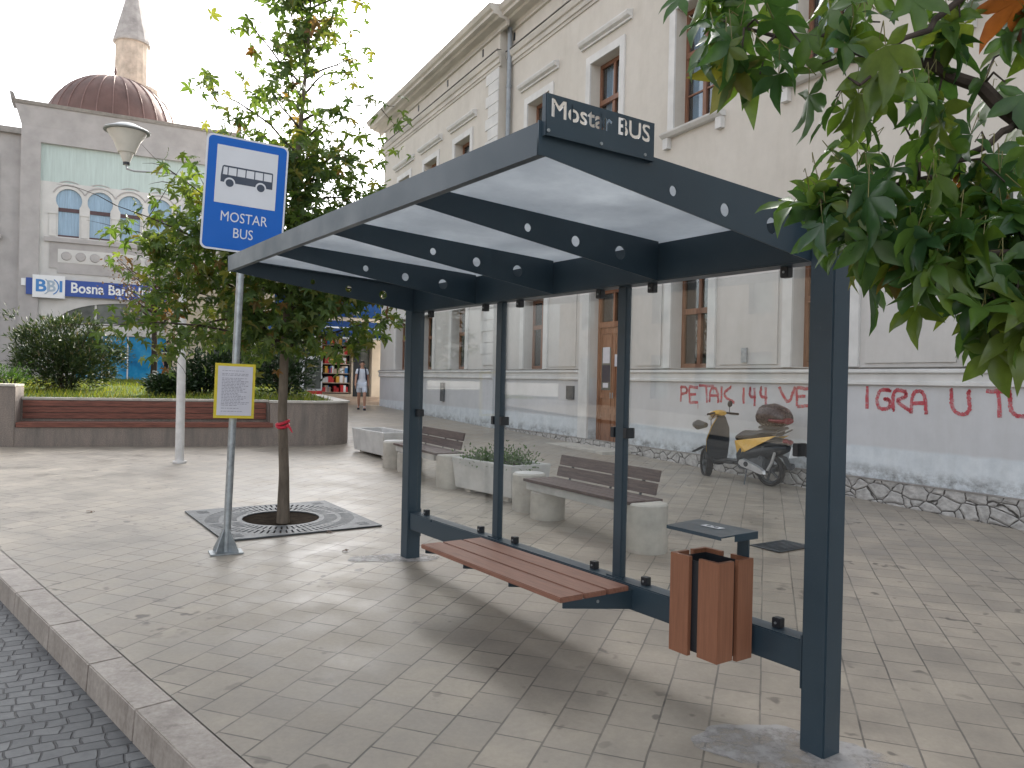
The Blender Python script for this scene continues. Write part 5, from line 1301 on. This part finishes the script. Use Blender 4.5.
MB().prism([(-.36, 12.86), (-.18, 12.86), (-.22, 13.05), (-.30, 13.28), (-.44, 13.30)], 'y', -.1, .85).build('parapet_horn', 'cap_dark', bank); MB().prism([(BWd+.36, 12.86), (BWd+.18, 12.86), (BWd+.22, 13.05), (BWd+.30, 13.28), (BWd+.44, 13.30)], 'y', -.1, .85).build('parapet_horn', 'cap_dark', bank)
# pale field with horseshoe windows
def horseshoe(cx, zb, zc, r, hw, n=16):
    pts = [(cx-hw, zb), (cx+hw, zb), (cx+hw, zc-math.sqrt(max(r*r-hw*hw, 0)))]
    a0 = math.asin(-math.sqrt(max(r*r-hw*hw, 0))/r)
    a1 = math.pi-a0
    for k in range(1, n): a = a0+(a1-a0)*k/n; pts.append((cx+r*math.cos(a), zc+r*math.sin(a)))
    pts.append((cx-hw, zc-math.sqrt(max(r*r-hw*hw, 0)))); return pts
WX = [1.8, 3.0, 4.2, 5.4, 6.6]
arch = [(BC-2.75, 3.72)]+[(BC+2.75*math.cos(R(a)), 3.72+0.95*math.sin(R(a))) for a in range(172, 7, -8)]+[(BC+2.75, 3.72)]
holes = [horseshoe(x, 7.42, 9.02, .50, .40) for x in WX]
me = plate_with_holes([(.72, BZ-.3), (BWd-.72, BZ-.3), (BWd-.72, 9.75), (.72, 9.75)], holes+[arch, [(BC-2.05, BZ+.02), (BC+2.05, BZ+.02), (BC+2.05, 3.22), (BC-2.05, 3.22)]], .12)
me.transform(basis((0, .20, 0), (1, 0, 0), (0, 0, 1), (0, -1, 0))); me.materials.append(M['pale_render'])
o = bpy.data.objects.new('pale_front', me); COL.objects.link(o); o.parent = bank
MB().box(.72, BWd-.72, .17, .34, 9.752, 11.349).build('green_panel', 'green_tile', bank)
for x in WX:
    f = MB(); f.prism(horseshoe(x, 7.42, 9.02, .50, .40), 'y', .245, .262); wn = f.build('window', 'bank_curtain', bank)
    MB().box(x-.46, x+.46, .20, .243, 8.52, 8.68).build('window_bar', 'maroon', wn); MB().box(x-.40, x+.40, .20, .243, 7.42, 7.50).build('window_bar', 'maroon', wn)
    mo = MB()
    for r, zc in ((.66, 9.02),):
        pts = [(x+r*math.cos(R(a)), .135, zc+r*math.sin(R(a))) for a in range(25, 156, 10)]; mo.tube(pts, .03, 6)
    mo.build('arch_moulding', 'grey_render', bank)
    for k in (-1, 1):
        if (x == WX[0] and k < 0) or k > 0:
            MB().box(x+k*.60-.13, x+k*.60+.13, .10, .139, 7.42, 8.38).box(x+k*.60-.17, x+k*.60+.17, .07, .139, 8.381, 8.46).build('pilaster', 'pale_render', bank)
for x in WX:
    pts = [(x+.62*math.cos(R(a)), .165, 9.38+.46*math.sin(R(a))+.0) for a in range(0, 181, 12)]; MB().tube(pts, .025, 6).build('wave_moulding', 'grey_render', bank)
MB().box(.9, BWd-.9, .02, .139, 7.17, 7.36).build('window_ledge', 'grey_render', bank)
MB().prism([(1.10, 7.168), (BWd-1.10, 7.168), (BWd-1.10, 6.05), (BWd-1.40, 6.05), (BWd-1.40, 5.84), (1.40, 5.84), (1.40, 6.05), (1.10, 6.05)], 'y', .10, .139).build('apron_panel', 'grey_render', bank)
MB().box(1.42, BWd-1.42, .085, .099, 6.30, 6.88).build('apron_inset', 'pale_render', bank)
for k in range(10):
    x = 1.74+.547*k
    MB().lathe([(.20, 0), (.17, .05), (.0, .06)], 18).xf(basis((x, .084, 6.59), (1, 0, 0), (0, 0, 1), (0, -1, 0))).build('apron_roundel', 'grey_render', bank)
# sign
sg = MB().box(.28, 7.9, -.06, -.005, 4.84, 5.54).build('bank_sign', 'bank_blue', bank)
MB().box(.52, 1.72, -.14, -.061, 4.72, 5.68).build('logo_panel', 'bank_white', sg)
bm_ = basis((0, -.143, 0), (1, 0, 0), (0, 0, 1), (0, -1, 0))
put_text('B', .72, 'bank_mid', sg, bm_ @ Matrix.Translation((.82, 5.2, 0)), .002, .02, 1.05)
put_text('B', .66, 'bank_grey', sg, bm_ @ Matrix.Translation((1.20, 5.2, .002)), .002, .015, .95)
put_text('I', .66, 'bank_mid', sg, bm_ @ Matrix.Translation((1.57, 5.2, 0)), .002, .02, 1.0)
for k, (cx, m_) in enumerate(((.80, 'bank_grey'), (1.12, 'bank_mid'))):
    a_ = MB(); pts = [(cx+.36*math.cos(R(a)), -.149-.003*k, 5.2+.36*math.sin(R(a))) for a in range(-62, 63, 8)]; a_.tube(pts, .022, 5); a_.build('logo_arc', m_, sg)
put_text('Bosna Bank International', .62, 'bank_white', sg, basis((1.92, -.066, 5.20), (1, 0, 0), (0, 0, 1), (0, -1, 0)), .003, .012, .86, 'LEFT')
# arch window and doors
av = MB(); av.prism(arch, 'y', .245, .26); aw = av.build('arch_window', 'arch_glass', bank)
mm = MB()
for x in (-1.3, 0, 1.3): mm.box(BC+x-.04, BC+x+.04, .20, .244, 3.74, 4.0+.62*math.sqrt(max(0, 1-(x/2.75)**2)))
mm.build('glazing_bar', 'pale_render', aw)
for k in range(4):
    x0 = BC-2.04+1.02*k
    dd = MB().box(x0+.03, x0+.99, .24, .255, BZ+.03, 3.2).build('glass_door', 'bank_glass', bank)
    MB().box(x0-.02, x0+.03, .19, .239, BZ+.03, 3.21).build('door_mullion', 'bank_white', dd)
MB().box(BC-2.05, BC+2.05, .19, .239, 3.221, 3.69).build('door_canopy', 'pale_render', bank)
MB().box(BC-1.25, BC-.95, .12, .189, 3.26, 3.36).build('door_sensor', 'slate_black', bank)
MB().box(-.1, BWd+.1, -.9, .15, BZ-.3, BZ+.01).build('door_step', 'concrete', bank)
MB().box(.10, .26, -.04, -.001, 5.2, 5.5).build('alarm_box', 'bank_white', bank)
# lower wing to the left
wing = empty('side_building', (B0.x-9.4*math.cos(BA), B0.y-9.4*math.sin(BA), 0), BA, 'lower grey building adjoining the left side of the bank', 'building')
wb = MB().box(0, 9.396, 0.25, 12, BZ-.3, 11.6).build('wall', 'grey_render', wing)
MB().box(-.1, 9.396, .05, .6, 11.602, 11.85).build('roof_edge', 'cap_dark', wing)
MB().box(2.0, 8.62, .18, .249, BZ, 10.65).build('pale_panel', 'pale_render', wing)
MB().box(2.0, 8.75, .05, .179, 7.12, 7.30).build('ledge', 'grey_render', wing)
# domed hall and minaret behind
dm = empty('domed_hall', (-24.0, 46.5, 1.2), 0, 'hall with ribbed brown copper dome rising behind the bank', 'building')
MB().lathe([(3.9, 0), (3.9, 14.2)], 16).build('drum_wall', 'limestone', dm)
R_D = 3.68; dz = 13.97
MB().lathe([(R_D+.15, dz), (R_D+.15, dz+.18)]+[(R_D*math.cos(R(a)), dz+.18+R_D*math.sin(R(a))) for a in range(0, 90, 6)]+[(.02, dz+.18+R_D)], 48).build('dome', 'copper', dm, True)
rib = MB()
for k in range(28):
    az = 2*math.pi*k/28
    rib.tube([((R_D+.01)*math.cos(R(a))*math.cos(az), (R_D+.01)*math.cos(R(a))*math.sin(az), dz+.18+(R_D+.01)*math.sin(R(a))) for a in range(0, 89, 8)], .035, 5)
M['rib'] = simple('pale_dome_seam', (0.20, 0.125, 0.11), .5, .2, .15, 2, 0)
rib.build('dome_seams', 'rib', dm, True)
MB().lathe([(.10, dz+R_D+.1), (.14, dz+R_D+.3), (.05, dz+R_D+.45), (.09, dz+R_D+.6), (.02, dz+R_D+.9)], 10).build('finial', 'copper', dm, True)
mn = empty('minaret', (-25.53, 51.5, 1.2), 0, 'slender stone minaret with conical top behind the dome', 'minaret')
MB().lathe([(1.3, 0), (1.3, 13), (1.15, 14), (1.10, 17.2)], 16).build('lower_shaft', 'limestone', mn)
MB().lathe([(1.10, 17.2), (1.35, 17.7), (1.75, 18.1), (1.75, 19.0), (1.62, 19.0), (1.62, 18.2)], 16).build('balcony', 'limestone', mn)
MB().lathe([(1.01, 18.2), (0.98, 22.0)], 16).build('upper_shaft', 'limestone', mn)
MB().lathe([(1.14, 22.0), (1.14, 22.15), (.55, 24.5), (.02, 26.7)], 16).build('cone_roof', 'limestone_roof', mn)

# ================================================================== SHOP at the end of the square
SP = Vector((-4.95, 30.6))
shop = empty('corner_shop', (SP.x, SP.y, 0), BA, 'cream corner shop with navy awning and stone steps at the far end', 'shop')
SW = 7.4; SZ = 0.86
wl = MB(); wall_open(wl, -SW, 0.9, 0.2, 8.3, 0, [], .3)
def neg(ops): return ops
wl = MB()
ops = [(-1.32, -.62, SZ, 3.05), (-2.52, -1.38, SZ+.1, 3.05), (-4.2, -2.68, SZ+.1, 3.05), (-6.4, -4.7, SZ+.1, 3.05)]
wall_open(wl, -SW, 1.2, 0.2, 5.0, 0, ops, -.35)
wl.box(-SW, 1.2, 2.5, 9, .2, 5.0); wl.build('wall', 'cream', shop)
MB().box(-SW-.2, 1.2, -.25, 9.1, 5.002, 5.15).build('roof', 'cap_dark', shop)
MB().box(-SW+.05, 1.1, .9, 2.4, .3, 3.2).build('dark_room', 'dark', shop)  # near-black block; shade of the unlit shop inside put into its colour
MB().box(-.60, .05, -.06, -.002, SZ, 3.4).build('pillar', 'cream', shop); MB().box(-2.66, -2.55, -.05, -.002, SZ, 3.1).build('pillar', 'bank_white', shop)
MB().box(-1.31, -1.0, .10, .16, SZ, 3.0).build('door', 'slate_black', shop)
MB().box(-.99, -.63, .20, .24, SZ, 3.0).build('door_glass', 'arch_glass', shop)
rng = random.Random(8)
ds = MB(); 
for k in range(6): ds.box(-2.50, -1.40, .05, .50, SZ+.14+.36*k, SZ+.17+.36*k)
dsh = ds.build('display_shelf', 'tan', shop)
pal = [('red_plastic', 26), ('tan', 22), ('bank_white', 22), ('moto_yellow', 12), ('bank_mid', 12), ('leaf_bed', 8)]
for mname, cnt in pal:
    g = MB()
    for _ in range(cnt):
        k = rng.randrange(6); x = rng.uniform(-2.48, -1.56); g.box(x, x+rng.uniform(.08, .14), .06+rng.uniform(0, .03), .3, SZ+.172+.36*k, SZ+.17+.36*k+rng.uniform(.15, .28))
    tag(g.build('shelf_goods', mname, dsh), kind='stuff')
MB().box(-6.38, -4.72, .12, .16, SZ+.12, 3.0).build('shop_window', 'arch_glass', shop); MB().box(-4.18, -2.70, .12, .16, SZ+.12, 3.0).build('shop_window', 'arch_glass', shop)
aw = MB(); aw.prism([(0, 3.75), (-1.5, 3.22), (-1.5, 3.0), (-1.47, 3.0), (-1.47, 3.20), (0, 3.70)], 'x', -4.9, -.05); awo = aw.build('awning', 'awning', shop)
MB().prism([(-.88, 3.452), (-1.06, 3.388), (-1.06, 3.394), (-.88, 3.458)], 'x', -4.9, -.05).build('awning_stripe', 'bank_white', awo)
MB().box(-4.9, -.05, -1.506, -1.501, 3.0, 3.06).build('awning_hem', 'bank_white', awo)
for k in range(3):
    MB().box(-SW, .3, -.55-.35*(2-k)-.0, -.003, .35+.0+.17*k, .52+.17*k).build('step', 'tan', shop)
MB().box(-4.3, -.1, -.03, -.002, 3.9, 4.6).build('fascia_board', 'awning', shop)
# drinks cooler on the steps
cq = at(312, 398, 28.2); 
ck = empty('drinks_cooler', (cq.x, cq.y, gz(cq.x, cq.y)), BA, 'red and white drinks cooler standing outside the corner shop', 'cooler')
MB().box(-.36, .36, 0, .55, .04, .50).build('body', 'red_plastic', ck, bevel=.02); MB().box(-.36, .36, 0.0, .55, .501, 1.75).build('cabinet', 'bank_white', ck, bevel=.02); MB().box(-.30, .30, -.03, -.002, .58, 1.65).build('door', 'arch_glass', ck)
MB().box(-.34, .34, .02, .5, 0, .039).build('foot', 'slate_black', ck)

# ================================================================== PEOPLE
def skin_body(name, verts, edges, radii, mat, parent, root=0, sub=2):
    me = bpy.data.meshes.new(name); me.from_pydata([Vector(v) for v in verts], edges, []); me.update()
    o = bpy.data.objects.new(name, me); COL.objects.link(o)
    md = o.modifiers.new('skin', 'SKIN'); md.use_smooth_shade = True
    if not me.skin_vertices:
        bm = bmesh.new(); bm.from_mesh(me); bm.verts.layers.skin.verify(); bm.to_mesh(me); bm.free()
    for i, r in enumerate(radii):
        r = r if isinstance(r, tuple) else (r, r)
        me.skin_vertices[0].data[i].radius = r; me.skin_vertices[0].data[i].use_root = (i == root)
    s_ = o.modifiers.new('sub', 'SUBSURF'); s_.levels = sub; s_.render_levels = sub
    dg = bpy.context.evaluated_depsgraph_get(); dg.update(); m2 = bpy.data.meshes.new_from_object(o.evaluated_get(dg)); m2.name = name
    bpy.data.objects.remove(o)
    m2.materials.clear(); m2.materials.append(M[mat])
    for p in m2.polygons: p.use_smooth = True
    n = bpy.data.objects.new(name, m2); COL.objects.link(n); n.parent = parent; return n
def person(loc, rz, hgt, label, shirt, legs, stride, long_trousers=False, pack=False):
    k = hgt/1.75
    t = empty('person', loc, rz, label, 'person'); S = lambda p: (p[0]*k, p[1]*k, p[2]*k)
    # local: x left, -y forward (towards the viewer), z up
    a = stride
    V = [(0, 0, .95), (0, .01, 1.10), (0, .015, 1.25), (0, .015, 1.40), (0, 0, 1.50), (0, -.01, 1.56), (0, -.02, 1.64), (0, -.01, 1.71),
         (.16, .01, 1.42), (.21, .02+a*.2, 1.17), (.23, -.04+a*.3, .95), (.23, -.07+a*.32, .86),
         (-.16, .01, 1.42), (-.21, .02-a*.2, 1.17), (-.23, -.04-a*.3, .95), (-.23, -.07-a*.32, .86),
         (.09, 0, .90), (.10, -a*.5, .50), (.10, -a*.35+.02, .09), (.11, -a*.35-.14, .035),
         (-.09, 0, .90), (-.10, a*.35-.03, .50), (-.10, a*.9+.03, .12), (-.11, a*.9-.10, .04)]
    E_ = [(0, 1), (1, 2), (2, 3), (3, 4), (4, 5), (5, 6), (6, 7), (3, 8), (8, 9), (9, 10), (10, 11), (3, 12), (12, 13), (13, 14), (14, 15), (0, 16), (16, 17), (17, 18), (18, 19), (0, 20), (20, 21), (21, 22), (22, 23)]
    Rr = [(.15, .10), (.135, .095), (.15, .10), (.14, .085), .052, .055, (.078, .092), (.066, .08), .052, .042, .032, .036, .052, .042, .032, .036, .085, .058, .042, .036, .085, .058, .042, .036]
    skin_body('body', [S(v) for v in V], E_, [(r[0]*k, r[1]*k) if isinstance(r, tuple) else r*k for r in Rr], 'skin', t)
    # face and hair
    MB().lathe([(.0, -.09), (.07, -.05), (.088, .02), (.075, .08), (.0, .105)], 16).xf(Matrix.Translation(S((0, .02, 1.68))) @ Matrix.Scale(k, 4)).build('hair', 'hair', t, True)
    MB().tube([S((0, -.10, 1.655)), S((0, -.125, 1.63)), S((0, -.105, 1.615))], [.008, .013, .006], 6).build('nose', 'skin', t, True)
    for s_ in (-1, 1):
        MB().lathe([(0, -.008), (.010, 0), (0, .008)], 8).xf(Matrix.Translation(S((s_*.033, -.098, 1.66)))).build('eye', 'hair', t)
        MB().lathe([(0, -.03), (.014, 0), (0, .03)], 8).xf(Matrix.Translation(S((s_*.085, 0, 1.645)))).build('ear', 'skin', t)
        i = 11 if s_ > 0 else 15; hp = Vector(S(V[i]))
        for f in range(4): MB().tube([hp+Vector((s_*.0, -.025+f*.016, -.02)), hp+Vector((s_*-.006, -.027+f*.016, -.06)), hp+Vector((s_*-.02, -.028+f*.016, -.085-.006*(f % 2)))], [.009, .008, .006], 6).build('finger', 'skin', t)
        MB().tube([hp+Vector((0, -.03, .0)), hp+Vector((s_*-.01, -.05, -.03))], [.010, .007], 6).build('thumb', 'skin', t)
    sh_v = [V[0], V[1], V[2], V[3], (0, 0, 1.475), V[8], (.19, .015+a*.1, 1.27), V[12], (-.19, .015-a*.1, 1.27), (0, 0, .88)]
    skin_body('shirt', [S(v) for v in sh_v], [(9, 0), (0, 1), (1, 2), (2, 3), (3, 4), (3, 5), (5, 6), (3, 7), (7, 8)], [(.175*k, .125*k), (.165*k, .12*k), (.17*k, .125*k), (.16*k, .11*k), .066*k, .072*k, .066*k, .072*k, .066*k, (.18*k, .13*k)], shirt, t)
    if long_trousers:
        lv = [(0, 0, .92), V[16], V[17], V[18], V[20], V[21], V[22]]; skin_body('trousers', [S(v) for v in lv], [(0, 1), (1, 2), (2, 3), (0, 4), (4, 5), (5, 6)], [.13*k, .105*k, .075*k, .06*k, .105*k, .075*k, .06*k], legs, t)
    else:
        lv = [(0, 0, .92), V[16], (.10, -a*.4, .60), V[20], (-.10, a*.28, .60)]; skin_body('shorts', [S(v) for v in lv], [(0, 1), (1, 2), (0, 3), (3, 4)], [.14*k, .11*k, .10*k, .11*k, .10*k], legs, t)
    for i in (18, 22):
        q = Vector(S(V[i])); MB().lathe([(.045*k, -.085*k), (.05*k, -.02*k), (.044*k, .06*k)], 10, q).build('sock', 'tee_white', t, True)
        d = Vector(S(V[i+1])); MB().hexa([(q.x-.045, q.y+.06, d.z-.035), (q.x+.045, q.y+.06, d.z-.035), (d.x+.04, d.y-.06, d.z-.035), (d.x-.04, d.y-.06, d.z-.035), (q.x-.04, q.y+.05, d.z+.06), (q.x+.04, q.y+.05, d.z+.06), (d.x+.035, d.y-.045, d.z+.02), (d.x-.035, d.y-.045, d.z+.02)]).build('shoe', 'black_cloth' if i == 18 else 'black_cloth', t, bevel=.01)
    if pack:
        bpk = MB().box(-.15*k, .15*k, .13*k, .27*k, 1.02*k, 1.46*k).build('backpack', 'navy_cloth', t, bevel=.04)
        for s_ in (-1, 1):
            MB().tube([S((s_*.11, .14, 1.44)), S((s_*.115, .03, 1.515)), S((s_*.12, -.10, 1.42)), S((s_*.135, -.135, 1.28)), S((s_*.15, -.09, 1.12)), S((s_*.15, .12, 1.06))], .026*k, 8).build('strap', 'navy_cloth', bpk, True)
    return t
pp = Vector((-5.02, 26.1)); person((pp.x, pp.y, gz(*pp)), R(12), 1.63, 'walking person in white shirt and pale shorts wearing a dark backpack', 'tee_white', 'shorts_pale', .36, False, True)
mp = at(168, 384, 31.5); person((mp.x, mp.y, 1.17), R(40), 1.72, 'person in black clothes standing near the blue bank doors', 'black_cloth', 'black_cloth', .10, True)

# ================================================================== HOUSE ACROSS THE STREET (only mirrored in the glass)
hp_ = kp(-3, -15.5)
hs = empty('street_house', (hp_.x, hp_.y, gz(*hp_)), math.atan2(KD.y, KD.x), 'sunlit warm plaster house across the street', 'house')
w = MB(); ops = []
for k in range(10):
    for z in (1.0, 4.3): ops.append((1.5+3*k, 2.7+3*k, z, z+1.9))
wall_open(w, 0, 32, -.3, 7.6, 0, ops, -.25)
w2 = MB()
w.v = [Vector((p.x, p.y, p.z)) for p in w.v]
w.box(0, 32, 1.0, 9, -.3, 7.6)
w.build('wall', 'house', hs)
for a, b, c, d in ops:
    MB().box(a, b, .25, .29, c, d).build('window', 'arch_glass', hs)
MB().prism([(-.6, 7.602), (9.6, 7.602), (4.5, 10.2)], 'x', -.4, 32.4).build('roof', 'roof_tile', hs)

# ================================================================== LIGHT, SKY, CAMERA
SUN_AZ, SUN_EL = R(12), R(33)       # azimuth from +Y towards +X
wd = bpy.data.worlds.new('World'); SC.world = wd; wd.use_nodes = True
nt = wd.node_tree; nt.nodes.clear()
sky = nt.nodes.new('ShaderNodeTexSky'); sky.sky_type = 'NISHITA'; sky.sun_disc = False
sky.sun_elevation = SUN_EL; sky.sun_rotation = SUN_AZ; sky.air_density = 1.0; sky.dust_density = 4.0; sky.ozone_density = 1.0
hs_ = nt.nodes.new('ShaderNodeHueSaturation'); hs_.inputs['Saturation'].default_value = 0.22
bg = nt.nodes.new('ShaderNodeBackground'); bg.inputs[1].default_value = 0.15
ou = nt.nodes.new('ShaderNodeOutputWorld')
nt.links.new(sky.outputs[0], hs_.inputs['Color']); nt.links.new(hs_.outputs[0], bg.inputs[0]); nt.links.new(bg.outputs[0], ou.inputs[0])
sl_ = bpy.data.lights.new('sun', 'SUN'); sl_.energy = 3.0; sl_.angle = R(0.5); sl_.color = (1.0, 0.93, 0.82)
so = bpy.data.objects.new('sun', sl_); COL.objects.link(so)
sd = Vector((math.sin(SUN_AZ)*math.cos(SUN_EL), math.cos(SUN_AZ)*math.cos(SUN_EL), math.sin(SUN_EL)))
so.rotation_mode = 'QUATERNION'; so.rotation_quaternion = sd.to_track_quat('Z', 'Y'); so.location = sd*60
cam = bpy.data.cameras.new('camera'); cam.sensor_width = 36; cam.lens = F/1024*36; cam.clip_start = 0.05; cam.clip_end = 3000
co = bpy.data.objects.new('camera', cam); COL.objects.link(co)
co.matrix_world = Matrix.Translation((0, 0, H)) @ Matrix.Rotation(R(90)-PITCH, 4, 'X') @ Matrix.Rotation(ROLL, 4, 'Z')
SC.camera = co
vs = SC.view_settings; vs.view_transform = 'Standard'; vs.look = 'None'; vs.exposure = 1.66; vs.gamma = 1.0; vs.use_curve_mapping = False
SC.cycles.max_bounces = 10; SC.cycles.transparent_max_bounces = 16
